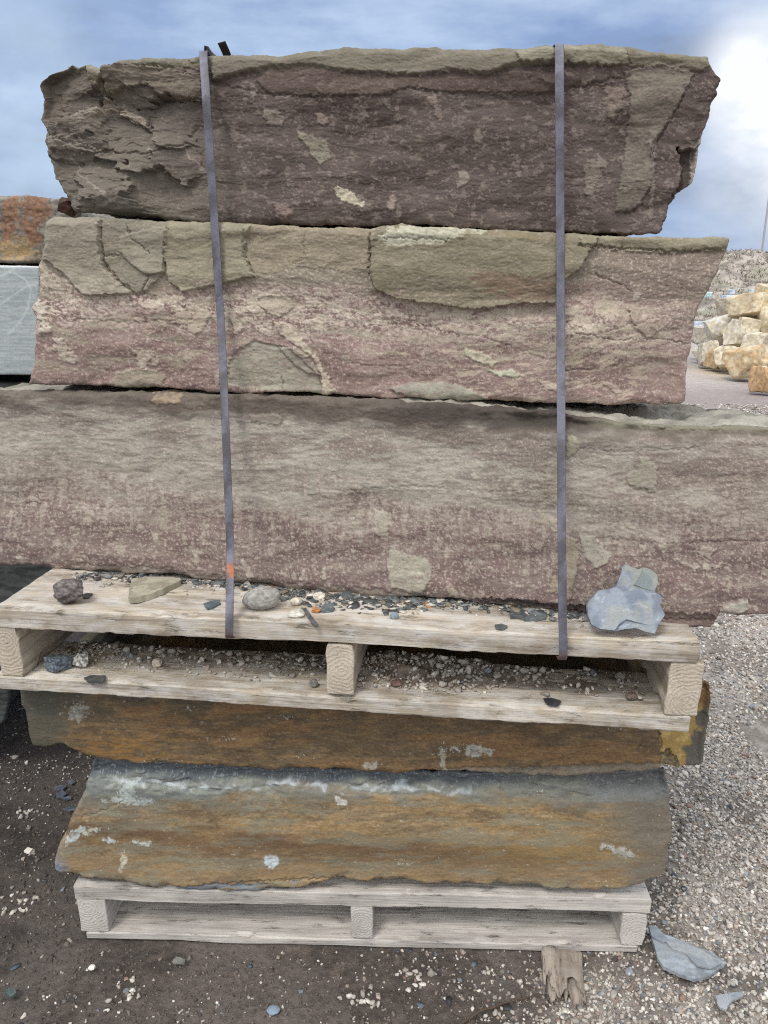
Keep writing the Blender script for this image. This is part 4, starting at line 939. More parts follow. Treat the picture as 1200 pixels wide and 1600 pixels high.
# small distinct pieces on the deck
rock('pebble', 462, 949, 20, 16, z=DZ, seed=51, angular=.0, sub=3, rough=.08, col=C(196,188,172), col2=C(176,168,154), label="cream pebble right of the egg shaped cobble", category="pebble")
rock('pebble', 462, 968, 27, 16, z=DZ, seed=52, angular=.5, col=C(196,192,178), col2=C(176,172,160), label="long pale pebble nearest the deck edge, left of the dark splinter", category="pebble")
rock('pebble', 497, 939, 22, 13, z=DZ, seed=53, angular=.6, col=C(206,200,186), col2=C(190,182,168), label="chunky white pebble touching the base of the longest slab", category="pebble")
rock('pebble', 616, 970, 15, 14, z=DZ, seed=54, angular=.1, sub=3, col=C(126,138,144), col2=C(106,118,126), fleck=C(150,158,160), label="round blue grey pebble alone on the deck right of the chips", category="pebble")
rock('stone_chip', 494, 961, 16, 13, z=DZ, seed=55, angular=.8, col=C(176,120,72), col2=C(140,96,62), label="orange stone chip among the grey chips on the deck", category="stone chip")
rock('stone_chip', 512, 960, 22, 14, z=DZ, seed=58, angular=.8, col=C(98,106,108), col2=C(80,88,92), mat=M_SLATE, label="blocky blue grey chip beside the orange chip", category="stone chip")
def flat_chip(name, pts, z, th, a, b, seed, **pr):
    A = np.array(pts, float); return plate(name, on_z(A[:, 0], A[:, 1], z+th/2), th, two_tone(a, b, 60, seed), seed=seed, relief=.0003, **pr)
flat_chip('slate_splinter', [(473,952),(478,951),(490,968),(497,977),(492,979),(482,968)], DZ, .004, (92,92,96), (74,74,80), 61, label="narrow dark slate splinter pointing to the deck edge", category="slate chip")
flat_chip('slate_chip', [(318,944),(330,940),(343,938),(345,944),(332,950),(324,952)], DZ, .003, (92,104,108), (78,90,96), 62, label="thin blue slate chip left of the left strap", category="slate chip")
flat_chip('slate_chip', [(773,977),(783,975),(793,979),(786,985),(775,983)], DZ, .003, (92,94,94), (76,80,82), 63, label="small dark slate chip alone left of the right strap", category="slate chip")
flat_chip('slate_chip', [(796,956),(812,954),(828,958),(820,966),(798,965)], DZ, .005, (88,92,90), (70,74,76), 64, label="dark slate chip nearer the slab of the pair left of right strap", category="slate chip")
flat_chip('slate_chip', [(812,964),(835,956),(852,959),(854,966),(838,969),(820,970)], DZ, .004, (106,112,112), (90,96,98), 65, label="lighter grey slate chip of the pair left of right strap", category="slate chip")
flat_chip('slate_chip', [(131,1060),(140,1056),(165,1056),(165,1062),(157,1067),(138,1066)], BZ+.004, .003, (82,82,78), (66,68,66), 66, label="dark flat chip on the bottom board of the upper pallet, left", category="slate chip")
flat_chip('slate_chip', [(849,1092),(862,1091),(877,1096),(871,1103),(855,1100)], BZ+.004, .003, (58,58,60), (46,46,50), 67, label="black flat chip on the bottom board of the upper pallet, right", category="slate chip")
flat_chip('slate_chip', [(128,930),(136,927),(145,928),(140,933),(130,934)], DZ, .002, (80,82,80), (66,68,68), 68, label="tiny dark flake beside the dark grey rounded rock", category="slate chip")
rock('rock', 86, 1055, 42, 34, z=BZ, seed=71, angular=.75, mat=M_SLATE, col=C(62,70,78), col2=C(86,96,104), fleck=C(120,130,138), label="dark blue slate lump in the left opening of the upper pallet", category="rock")
rock('rock', 123, 1048, 28, 28, z=BZ, seed=72, angular=.6, col=C(196,194,188), col2=C(120,118,114), fleck=C(88,88,86), label="white speckled rock beside the dark blue slate lump", category="rock")
rock('pebble', 244, 1045, 16, 17, z=BZ, seed=73, angular=.4, col=C(190,180,164), col2=C(160,150,136), label="pale knobbly pebble in the left opening of the upper pallet", category="pebble")
rock('pebble', 490, 1076, 15, 15, z=BZ, seed=74, angular=.5, col=C(116,110,108), col2=C(90,88,86), label="grey pebble just left of the middle pallet beam", category="pebble")
rock('pebble', 620, 1075, 20, 13, z=BZ, seed=75, angular=.1, sub=3, col=C(110,86,76), col2=C(90,70,62), label="reddish brown pebble in the pale gravel heap", category="pebble")
rock('rock', 971, 1066, 17, 16, z=BZ, seed=76, angular=.3, col=C(140,134,124), col2=C(112,106,98), label="oval grey pebble at the back of the right pallet opening", category="pebble")
rock('rock', 988, 1095, 18, 13, z=BZ, seed=77, angular=.4, col=C(112,98,86), col2=C(92,80,70), label="brown pebble close to the right pallet beam", category="pebble")

# ------------------------------------------------------------------ gravel, chips, grit (uncountable)
def base_shapes(kind, n, seed):
    out = []
    for k in range(n):
        bm = bmesh.new(); rnd = random.Random(seed+k)
        if kind == 'chip':
            for _ in range(9):
                a = rnd.random()*6.28; r = rnd.uniform(.6, 1)
                x, y = math.cos(a)*r, math.sin(a)*r
                bm.verts.new((x, y, .14)); bm.verts.new((x*.96, y*.96, -.14))
            bmesh.ops.convex_hull(bm, input=bm.verts); bmesh.ops.delete(bm, geom=[v for v in bm.verts if not v.link_faces], context='VERTS')
            bmesh.ops.triangulate(bm, faces=bm.faces[:])
        else:
            bmesh.ops.create_icosphere(bm, subdivisions=2, radius=1)
        V = np.array([v.co[:] for v in bm.verts]); T = np.array([[v.index for v in f.verts] for f in bm.faces]); bm.free()
        if kind != 'chip':
            nn = V/np.linalg.norm(V, axis=1)[:, None]
            V = V*(1+.55*fbm(nn[:, 0]*1.0+k*3.1, nn[:, 1]*1.0, nn[:, 2]*1.0, 3, seed+k))[:, None]
            # a few flat broken faces
            for _ in range(rnd.randint(2, 5)):
                d = np.array([rnd.gauss(0, 1) for _ in range(3)]); d /= np.linalg.norm(d); lim = rnd.uniform(.55, .8)
                s = V@d; ex = np.maximum(0, s-lim); V = V-ex[:, None]*d*.9
            V *= np.array([1, rnd.uniform(.65, .95), rnd.uniform(.45, .8)])
        out.append((V, T))
    return out
RND_SHAPES = base_shapes('round', 14, 900); CHIP_SHAPES = base_shapes('chip', 10, 950)
def scatter(name, pos, size, cols, shapes, seed, flat=.25, mat=None, **props):
    rs = np.random.RandomState(seed); n = len(pos); which = rs.randint(0, len(shapes), n)
    Vs, Ts, Cs, off = [], [], [], 0
    for w in range(len(shapes)):
        ii = np.where(which == w)[0]
        if not len(ii): continue
        V, T = shapes[w]; m = len(ii)
        a = rs.rand(m)*6.283; tx = rs.randn(m)*flat; ty = rs.randn(m)*flat
        ca, sa = np.cos(a), np.sin(a); P = V[None]*size[ii][:, None, None]
        x, y, z = P[..., 0], P[..., 1], P[..., 2]
        y, z = y*np.cos(tx)[:, None]-z*np.sin(tx)[:, None], y*np.sin(tx)[:, None]+z*np.cos(tx)[:, None]
        x, z = x*np.cos(ty)[:, None]-z*np.sin(ty)[:, None], x*np.sin(ty)[:, None]+z*np.cos(ty)[:, None]
        x, y = x*ca[:, None]-y*sa[:, None], x*sa[:, None]+y*ca[:, None]
        P = np.stack([x, y, z], -1)+pos[ii][:, None]
        Vs.append(P.reshape(-1, 3)); Ts.append((T[None]+off+(np.arange(m)*len(V))[:, None, None]).reshape(-1, 3)); off += m*len(V)
        k = 1+.18*rs.randn(m, len(V), 1)*.4
        Cs.append((cols[ii][:, None]*k).reshape(-1, 3))
    me = make_mesh(name, np.concatenate(Vs), None, np.concatenate(Ts), np.concatenate(Cs), shapes is not CHIP_SHAPES, mat or M_PEB)
    return link(name, me, **props)
def pick(pal, n, rs):
    A = np.array([C(*c[:3], 1.0) for c in pal]); w = np.array([c[3] for c in pal], float); w /= w.sum()
    c = A[rs.choice(len(A), n, p=w)]; return c*(1+.16*rs.randn(n, 1))
PEB_PAL = [(184,178,167,5),(202,196,186,3),(172,165,155,5),(148,141,132,3),(128,133,138,1),(166,151,137,2),(144,122,110,.4),(212,207,200,1),(112,107,102,1.5)]
DECK_PAL = [(92,97,98,4),(118,120,118,3),(190,184,172,2.2),(74,76,78,3),(130,120,100,1),(180,130,84,.25)]
def deck_pt(u, v):                           # along and back on the upper pallet
    a = math.atan(-.110); return np.stack([ux0+u*math.cos(a)-v*math.sin(a), uy0+u*math.sin(a)+v*math.cos(a)], -1)
rs = np.random.RandomState(4)
# chips at the foot of the longest slab
n = 1500; t = rs.rand(n); pxs = 120+t*800
dens = np.where((pxs > 380) & (pxs < 720), 1.0, .35); keep = rs.rand(n) < dens; pxs = pxs[keep]; n = len(pxs)
edge = np.interp(pxs, [120,200,300,360,450,600,720,860,930], [896,898,906,913,922,936,941,955,968])
pys = edge+np.abs(rs.randn(n))*np.where((pxs > 400) & (pxs < 650), 10, 5)
P3 = on_z(pxs, pys, DZ); P3[:, 2] += .0015+rs.rand(n)*.002
scatter('stone_chips', P3, rs.uniform(.0025, .0085, n)*np.where(rs.rand(n) < .12, 2.0, 1), pick(DECK_PAL, n, rs), CHIP_SHAPES, 5, .18, M_SLATE, kind='stuff', label="slate chips littering the deck at the foot of the longest slab", category="stone chips")
n = 260; pxs = 110+rs.rand(n)*800; edge = np.interp(pxs, [120,200,300,360,450,600,720,860,930], [896,898,906,913,922,936,941,955,968])
P3 = on_z(pxs, edge+np.abs(rs.randn(n))*9, DZ); P3[:, 2] += .001
scatter('grit', P3, rs.uniform(.001, .0045, n), pick(PEB_PAL, n, rs), RND_SHAPES, 6, .4, kind='stuff', label="pale grit between the slate chips on the deck", category="grit")
# gravel and dust lying on the bottom board of the upper pallet
n = 2600
u = rs.rand(n)*1.08+.07; v = rs.rand(n)**.7*.115+.02
dens = np.interp(u, [.05,.12,.3,.5,.62,.66,.82,.9,1.0,1.15], [.8,.6,.25,.3,.55,1.5,1.5,.5,.25,.25])*np.interp(v, [0,.03,.07,.13], [.0,.12,.8,1])
k = rs.rand(n) < dens; u, v = u[k], v[k]; n = len(u); xy = deck_pt(u, v)
P3 = np.c_[xy, BZ+.001+.022*sstep(.04, .12, v)*np.interp(u, [.05,.3,.6,.68,.82,.92,1.2], [.4,.25,.3,1,1,.3,.2])*rs.rand(n)**.5]
scatter('gravel', P3, np.where(rs.rand(n) < .12, rs.uniform(.005, .009, n), rs.uniform(.0012, .0045, n)), pick(PEB_PAL[:6], n, rs), RND_SHAPES, 7, .5, kind='stuff', label="pale gravel heaped inside the upper pallet on its bottom board", category="gravel")
# dusty dirt under that gravel
nu, nv = 260, 40; U, Vv = np.meshgrid(np.linspace(.055, 1.15, nu), np.linspace(.012, .148, nv)); xy = deck_pt(U, Vv)
hh = (.016*sstep(.035, .12, Vv)*np.interp(U, [.05,.3,.6,.66,.82,.92,1.2], [.45,.28,.35,1,1,.3,.25])*(1+.6*fbm(U*25, Vv*25, 0, 4, 61))+.002*fbm(U*60, Vv*60, 0, 3, 62))
hh = np.maximum(hh-.0045, -.004); edge = np.minimum.reduce([U-.055, 1.15-U, Vv-.012, .148-Vv]); hh = np.where(edge < .002, -.004, hh)
Vt = np.concatenate([xy, (BZ+hh)[..., None]], -1).reshape(-1, 3); idx = np.arange(nu*nv).reshape(nv, nu)
q = np.stack([idx[:-1, :-1], idx[:-1, 1:], idx[1:, 1:], idx[1:, :-1]], -1).reshape(-1, 4)
dcol = lerp(np.tile(C(150,140,128,1), (len(Vt), 1)), C(120,108,96,1), sstep(-.2, .3, fbm(Vt[:, 0]*30, Vt[:, 1]*30, 0, 4, 63)))
link('dirt', make_mesh('dirt', Vt, q, None, dcol, True, M_PEB), kind='stuff', label="dusty dirt on the bottom board of the upper pallet", category="dirt")

# ------------------------------------------------------------------ ground
def axis_pts(fine0, fine1, fs, lo, hi):
    a = list(np.arange(fine0, fine1, fs)); s = fs
    x = fine0
    while x > lo: s *= 1.16; x -= s; a.insert(0, x)
    s = fs; x = a[-1]
    while x < hi: s *= 1.16; x += s; a.append(x)
    return np.array(a)
GX = axis_pts(-1.6, 1.9, .011, -400, 400); GY = axis_pts(.75, 3.4, .011, -60, 500)
def gravel_amount(x, y):
    """0 bare soil, 1 thick gravel"""
    w = x+.18*fbm(x*1.7, y*1.7, 0, 4, 71)
    a = sstep(.42, .74, w)*sstep(.9, 1.0, y+x*.12)
    a = np.maximum(a, sstep(3.4, 6, y))
    bare = np.exp(-(((x-.66-.08*(y-1.7))/.13)**2+((y-1.75)/.45)**2))           # worn strip beside the pallet
    near = sstep(1.24, 1.12, y)*sstep(.0, .45, w)*.95
    return np.clip(np.maximum(a-.75*bare-.5*sstep(.1, .5, fbm(x*4, y*4, 0, 4, 79))*sstep(2.6, 2, y), near*(.75+.5*fbm(x*6, y*6, 0, 3, 80))), 0, 1)
def ground_h(x, y):
    near = sstep(6, 3.5, y)
    h = .010*fbm(x*2.1, y*2.1, 0, 4, 72)+.0035*fbm(x*14, y*14, 0, 4, 73, .6)+.0022*fbm(x*60, y*60, 0, 3, 74)*near
    under = sstep(.16, .02, np.maximum(np.abs(x+.05)-.62, np.maximum(1.23-y, y-2.2)))
    return h*(1-.9*under)-.008*under-.003*(1-under)
XX, YY = np.meshgrid(GX, GY); ZZ = ground_h(XX, YY)
V = np.stack([XX, YY, ZZ], -1).reshape(-1, 3)
idx = np.arange(XX.size).reshape(XX.shape); q = np.stack([idx[:-1, :-1], idx[:-1, 1:], idx[1:, 1:], idx[1:, :-1]], -1).reshape(-1, 4)
x, y = V[:, 0], V[:, 1]; ga = gravel_amount(x, y)
n1 = fbm(x*3, y*3, 0, 5, 75, .6); n2 = fbm(x*26, y*26, 0, 4, 76, .6)
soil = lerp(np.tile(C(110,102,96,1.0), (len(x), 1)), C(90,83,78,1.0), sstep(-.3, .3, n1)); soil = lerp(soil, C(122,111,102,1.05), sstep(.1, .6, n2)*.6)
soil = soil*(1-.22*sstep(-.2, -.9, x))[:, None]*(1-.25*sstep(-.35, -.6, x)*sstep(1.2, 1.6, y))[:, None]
grv = lerp(np.tile(C(172,165,156,1.0), (len(x), 1)), C(140,132,123,1.0), sstep(-.3, .3, n1+.5*n2))
far = lerp(np.tile(C(186,176,170,1.1), (len(x), 1)), C(160,150,144,1.1), sstep(-.2, .3, fbm(x*.35, y*.9, 0, 5, 77)))
col = lerp(soil, grv, ga); col = lerp(col, far, sstep(2.6, 6.5, y+.25*fbm(x, y, 0, 3, 78))*sstep(-.2, .6, x+.1*y))
yel = np.exp(-(((x-6.1)/.7)**2+((y-12.6)/.5)**2)); col = lerp(col, C(206,186,128,1.1), yel*.8)
def ground_mat():
    m, nt, b = new_mat('ground_soil', .95, .15); g = G(nt); o = g.obj(); at = g.n('Attribute', attribute_name='col')
    n1 = g.noise(o, 90, 6, .7); n2 = g.noise(o, 9, 6, .65)
    vo = g.n('TexVoronoi'); vo.inputs['Scale'].default_value = 55; g.l(o, vo.inputs['Vector'])
    sp = g.ramp(g.noise(o, 260, 2, .6), [(.62, 0), (.70, 1)])
    k = g.math('ADD', g.math('MULTIPLY', n1, 1.3), g.math('MULTIPLY', n2, .8)); k = g.math('SUBTRACT', k, .05)
    c = g.mix(1, at.outputs['Color'], k, 'MULTIPLY')
    c = g.mix(g.math('MULTIPLY', sp, .35), c, (.30, .28, .25))
    g.l(c, b.inputs['Base Color'])
    g.l(g.bump(g.math('ADD', n1, g.math('MULTIPLY', vo.outputs['Distance'], .5)), .8, .012), b.inputs['Normal']); return m
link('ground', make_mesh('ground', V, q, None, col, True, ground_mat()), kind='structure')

# gravel scattered over it
rs = np.random.RandomState(11)
def spread(n, x0, x1, y0, y1, dens):
    x = rs.uniform(x0, x1, n); y = rs.uniform(y0, y1, n); k = rs.rand(n) < dens(x, y); return x[k], y[k]
def not_under(x, y): return ~((x > -.68) & (x < .57) & (y > 1.25) & (y < 2.17))
parts = []
d1 = lambda x, y: gravel_amount(x, y)*not_under(x, y)*(1-.5*sstep(2, 4, y))
x, y = spread(40000, .15, 1.15, .95, 2.1, d1); parts.append((x, y, rs.uniform(.0015, .0055, len(x))))
x, y = spread(30000, .5, 2.4, 2.1, 4.2, d1); parts.append((x, y, rs.uniform(.0028, .0075, len(x))))
x, y = spread(14000, 1.0, 5, 4.2, 9, lambda x, y: not_under(x, y)*(x > y*.3)); parts.append((x, y, rs.uniform(.007, .016, len(x))))
# sparser stones over bare soil
d0 = lambda x, y: not_under(x, y)*np.clip(.16+.45*sstep(-.35, .35, x)*sstep(1.45, 1.15, y)+.5*sstep(.25, .5, fbm(x*3.5, y*3.5, 0, 3, 81)), 0, 1)
x, y = spread(16000, -1.3, .7, .95, 2.6, d0); parts.append((x, y, rs.uniform(.0012, .0038, len(x))*np.where(rs.rand(len(x)) < .08, 1.9, 1)))
cxy = on_z(np.array([200., 40., 30., 570., 640.]), np.array([1545., 1275., 1410., 1560., 1520.]), 0)
for c in cxy:
    m = 26; x = c[0]+rs.randn(m)*.022; y = c[1]+rs.randn(m)*.018; parts.append((x, y, rs.uniform(.002, .007, m)))
x = np.concatenate([p[0] for p in parts]); y = np.concatenate([p[1] for p in parts]); s = np.concatenate([p[2] for p in parts])
big = rs.rand(len(s)) < .035; s = np.where(big & (y < 4), s*1.8, s)
pos = np.c_[x, y, ground_h(x, y)+s*.28]
pc = pick(PEB_PAL, len(x), rs)
scatter('gravel', pos, s, pc, RND_SHAPES, 12, .3, kind='stuff', label="loose gravel strewn over the yard", category="gravel")
x, y = spread(16000, -1.3, .8, .95, 2.6, lambda x, y: not_under(x, y)*(1-.8*gravel_amount(x, y))); s = rs.uniform(.0012, .0042, len(x))*np.where(rs.rand(len(x)) < .06, 2, 1)
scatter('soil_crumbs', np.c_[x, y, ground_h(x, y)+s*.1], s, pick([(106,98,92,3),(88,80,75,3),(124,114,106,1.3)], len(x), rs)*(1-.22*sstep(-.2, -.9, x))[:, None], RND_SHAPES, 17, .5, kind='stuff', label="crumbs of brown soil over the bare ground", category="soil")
x, y = spread(900, -1.3, 1.3, .95, 2.8, lambda x, y: not_under(x, y)*np.clip(.18+.8*sstep(.2, .5, fbm(x*4, y*4, 0, 3, 83)), 0, 1)); s = rs.uniform(.004, .013, len(x))
scatter('slate_chips', np.c_[x, y, ground_h(x, y)+.002], s, pick([(88,98,108,3),(108,118,128,2),(70,72,76,3),(130,134,134,1)], len(x), rs), CHIP_SHAPES, 13, .15, M_SLATE, kind='stuff', label="slate chips strewn over the ground", category="slate chips")

# distinct pieces on the ground
def on_ground_poly(pts, z): A = np.array(pts, float); return on_z(A[:, 0], A[:, 1], z)
sl = plate('slate_sheet', on_ground_poly([(1013,1448),(1026,1449),(1038,1462),(1055,1468),(1085,1480),(1112,1490),(1134,1506),(1122,1516),(1105,1528),(1085,1532),(1060,1524),(1036,1512),(1028,1500),(1022,1480)], .012), .008,
      two_tone((138,144,148), (120,127,132), 16, 91, fleck=(158,168,176)), seed=91, relief=.0012, label="large blue grey slate sheet lying on gravel beside the lower pallet", category="slate sheet")
plate('upper_layer', on_ground_poly([(1040,1471),(1062,1471),(1100,1487),(1128,1506),(1112,1514),(1090,1510),(1070,1490),(1050,1484)], .0185), .004, two_tone((146,150,151), (130,136,140), 20, 93), seed=93, relief=.0006, parent=sl)
plate('corner_flake', on_ground_poly([(1014,1449),(1026,1450),(1036,1461),(1045,1470),(1036,1474),(1018,1464)], .0185), .004, two_tone((126,134,142), (112,119,128), 20, 94), seed=94, relief=.0005, parent=sl)
plate('slate_sheet', on_ground_poly([(1117,1557),(1135,1554),(1160,1550),(1163,1556),(1142,1566),(1134,1580),(1122,1574)], .008), .005, two_tone((150,155,158), (134,139,143), 25, 95), seed=95, label="small pale blue slate piece shaped like a hatchet near the bottom right corner", category="slate sheet")
plate('slate_sheet', on_ground_poly([(8,1552),(14,1545),(24,1546),(26,1552),(16,1560)], .008), .006, two_tone((84,98,94), (68,80,80), 25, 97), seed=97, label="dark green slate piece on bare soil near the bottom left corner", category="slate sheet")
plate('slate_sheet', on_ground_poly([(270,1502),(276,1496),(290,1500),(288,1506),(270,1505)], .006), .005, two_tone((128,128,120), (106,108,102), 25, 98), seed=98, label="flat grey green chip on soil below the left part of the lower pallet", category="slate sheet")
for i, pts in enumerate([[(86,1231),(94,1227),(104,1229),(98,1235),(88,1235)], [(88,1240),(98,1235),(104,1240),(98,1247),(88,1247)], [(104,1222),(112,1218),(118,1222),(112,1226)], [(96,1247),(110,1244),(112,1248),(100,1250)], [(98,1264),(108,1261),(116,1265),(108,1268)]]):
    plate('slate_flake', on_ground_poly(pts, .006), .004, two_tone((92,98,108), (74,80,90), 25, 100+i), seed=100+i,
          label=["bluish flake on dark soil, left and uppermost of a stacked trio left of lowest slab","wider flake just below the uppermost bluish flake on dark soil","light grey flake highest on the dark soil left of the lowest slab","narrow low flake under the stacked trio on dark soil","single flat flake lowest on dark soil left of the lowest slab"][i], category='slate flake', group='slate flakes on the dark soil')
gz = 0.0
rock('pebble', 142, 1518, 11, 8, z=gz, seed=111, angular=.5, col=C(206,202,194), label="white stone on bare soil under the left beam of the lower pallet", category="pebble")
rock('pebble', 426, 1588, 22, 12, z=gz, seed=1, angular=.1, sub=3, col=C(120,134,150), label="smooth blue pebble near the bottom edge", category="pebble")
rock('pebble', 44, 1338, 16, 12, z=gz, seed=115, angular=.6, col=C(196,190,178), label="pale angular stone on dark soil at the left edge", category="pebble")
rock('pebble', 914, 1551, 14, 12, z=gz, seed=116, angular=.2, sub=3, col=C(176,170,160), label="pale pebble right of the broken timber", category="pebble")

# broken timber under the lower pallet
def timber():
    A = on_z(np.array([848., 908., 850., 915.]), np.array([1483., 1483., 1552., 1560.]), .03)
    p0 = (A[0]+A[1])/2; p1 = (A[2]+A[3])/2; d = p1-p0; L = np.linalg.norm(d[:2]); w = np.linalg.norm((A[1]-A[0])[:2])
    V, Q = grid_box((w, L+.004, .030), .006, .003)
    yy = V[:, 1]; n = fbm(V[:, 0]*70, V[:, 2]*50, 0, 4, 121, .6)
    end = sstep(.05, 0, yy); V[:, 1] += end*(np.clip(n+.25, 0, 1)*.085)
    spl = np.abs(fbm(V[:, 0]*60, V[:, 1]*4, 0, 3, 122)); V[:, 2] -= sstep(.06, .0, spl)*.004*(V[:, 2] > .02)+end*.014*np.clip(n+.3, 0, 1)*(V[:, 2] > .01)
    V[:, 0] += .002*fbm(V[:, 0]*10, V[:, 1]*25, 0, 3, 123)
    m = wood_mat('old_wood', C(172, 160, 146), C(118, 106, 95), .2, 9.0, 1)
    root = link('broken_timber', make_mesh('broken_timber', V-np.array([w/2, 0, 0]), Q, None, None, False, m), label="short broken timber with a splintered end poking out under the lower pallet", category="timber")
    root.location = (p1[0], p1[1], -.002); root.rotation_euler = (math.radians(0), 0, math.atan2(-(p0-p1)[0], (p0-p1)[1]))
    lower_z = 0
timber()
# twig
def twig():
    pts = [(722,1598),(745,1582),(775,1572),(790,1566),(815,1560),(838,1553),(855,1556),(870,1562)]
    P = np.array([on_z(np.array(float(x)), np.array(float(y)), .006) for x, y in pts]); t = np.linspace(0, len(P)-1, 60)
    Q = np.stack([np.interp(t, range(len(P)), P[:, k]) for k in range(3)], 1); Q[1:-1] = (Q[:-2]+Q[1:-1]+Q[2:])/3
    Q[:, 2] += .003*fbm(t, t*0, 0, 3, 130); Q[:, 0] += .002*fbm(t*1.5, t*0+4, 0, 3, 131)
    V = []
    for i, c in enumerate(Q):
        r = .0026*(1+.3*math.sin(i*1.3))*(1.15-i/80)
        V += [c+np.array([0, math.cos(a)*r, math.sin(a)*r]) for a in np.arange(6)*math.pi/3]
    idx = np.arange(360).reshape(60, 6); q = np.stack([idx[:-1], np.roll(idx, -1, 1)[:-1], np.roll(idx, -1, 1)[1:], idx[1:]], -1).reshape(-1, 4)
    V = np.array(V); tri = [[0, 5-i, 4-i] for i in range(4)]+[[354, 355+i, 356+i] for i in range(4)]; link('twig', make_mesh('twig', V, q, tri, np.tile(C(78, 66, 56), (360, 1)), True, M_PEB), label="thin dark twig lying on the soil by the broken timber", category="twig")
twig()

# ------------------------------------------------------------------ the stack behind on the left
def col_fn_blue(px, py):
    h = rough_field(px, py, 511)*.15
    n = fbm(px/60, py/3, 0, 5, 521, .6)
    col = lerp(C(146, 153, 153, .66)+0*px[..., None], C(131, 139, 141, .66), sstep(-.3, .3, n))
    for pts in ([(0,386+45),(20,425),(40,437),(48,452),(44,480),(30,505),(12,522)], [(-20,490),(20,462),(42,447),(60,442)], [(-40,455),(0,432),(22,420)]):
        dd = line_dist(pts, px, py); col = lerp(col, C(186, 196, 198, .72), np.exp(-(dd/1.1)**2)*.55)
    col = lerp(col, C(196, 204, 208, .72), sstep(5, 1, py-415)*.8)
    return h, col
slab('sawn_slab', [(-420,414),(-200,414),(0,414),(62,416)], [(-420,586),(-200,586),(0,586),(62,586)], [(-420,414),(-420,586)], [(62,416),(62,586)],
     (1.74, 0), .6, col_fn_blue, M_SLATE, seed=21, step=2.2, jag=(.6, .5), round_px=(3, 3, 3, 3), round_mm=(2, 2, 2, 2), side=C(170, 180, 182),
     label="smooth sawn blue grey slab behind the stack at left, with pale scratch marks", category="stone slab", group="stones of the stack behind at left")
def col_fn_rustblock(px, py):
    h = rough_field(px, py, 531)*1.6
    n = fbm(px/16, py/34, 0, 5, 532, .6); n2 = fbm(px/8, py/8, 0, 4, 533, .6)
    col = lerp(C(126, 122, 112)+0*px[..., None], C(96, 92, 86), sstep(-.2, .3, n2))
    pw = px+12*fbm(px/30, py/22, 0, 4, 534)+.15*(py-350); w = np.clip(np.exp(-((pw-52)/20)**2)+.9*np.exp(-((pw-15)/9)**2)+.7*np.exp(-((px+110)/50)**2), 0, 1)*sstep(395, 365, py+8*n)
    col = lerp(col, lerp(C(134, 102, 80)+0*px[..., None], C(108, 82, 66), sstep(-.2, .3, n2)), sstep(.25, .6, w+.5*n))
    col = lerp(col, C(186, 158, 112), sstep(.3, .7, np.exp(-(((px-25)/35)**2+((py-390)/18)**2))+.4*n2)*.7)
    return h, col
slab('stone_block', [(-420,306),(-200,304),(-60,303),(0,304),(40,305),(90,309),(118,312)], [(-420,412),(-200,412),(0,410),(60,411),(118,410)], [(-420,306),(-425,360),(-420,412)], [(118,312),(122,350),(118,410)],
     (1.74, 0), .6, col_fn_rustblock, M_RUST, seed=23, step=1.8, jag=(1.6, 2), round_px=(6, 6, 6, 6), round_mm=(8, 8, 8, 8),
     label="rough grey block with orange rust patches on top of the sawn slab at left", category="stone block", group="stones of the stack behind at left")
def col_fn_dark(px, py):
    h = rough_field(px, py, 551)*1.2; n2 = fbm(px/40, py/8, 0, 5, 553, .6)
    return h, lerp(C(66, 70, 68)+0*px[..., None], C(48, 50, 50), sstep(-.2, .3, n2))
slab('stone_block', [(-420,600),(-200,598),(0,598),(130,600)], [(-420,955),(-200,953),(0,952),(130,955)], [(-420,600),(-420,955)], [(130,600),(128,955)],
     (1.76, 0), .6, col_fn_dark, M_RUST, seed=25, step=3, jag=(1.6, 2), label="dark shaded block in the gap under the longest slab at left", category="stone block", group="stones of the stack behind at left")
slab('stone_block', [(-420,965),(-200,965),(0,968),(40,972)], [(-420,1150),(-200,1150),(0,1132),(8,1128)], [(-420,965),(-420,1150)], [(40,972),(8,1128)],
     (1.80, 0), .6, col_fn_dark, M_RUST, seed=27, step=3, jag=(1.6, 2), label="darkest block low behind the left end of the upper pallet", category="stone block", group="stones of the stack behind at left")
tm = wood_mat('dark_timber', C(70, 64, 58), C(50, 46, 42), .05, 4.0, 1)
for i, xx in enumerate((-2.1, -1.4)):
    r = empty('timber_bearer', (xx, 1.82, -.003), 0, label=("timber bearer under the right end of the dark stack at left" if i else "timber bearer under the far end of the dark stack at left"), category='timber', group='bearers under the stack at left')
    V, Q = grid_box((.12, .5, .17), .04, .004); link('beam', make_mesh('beam', V, Q, None, None, False, tm), r)

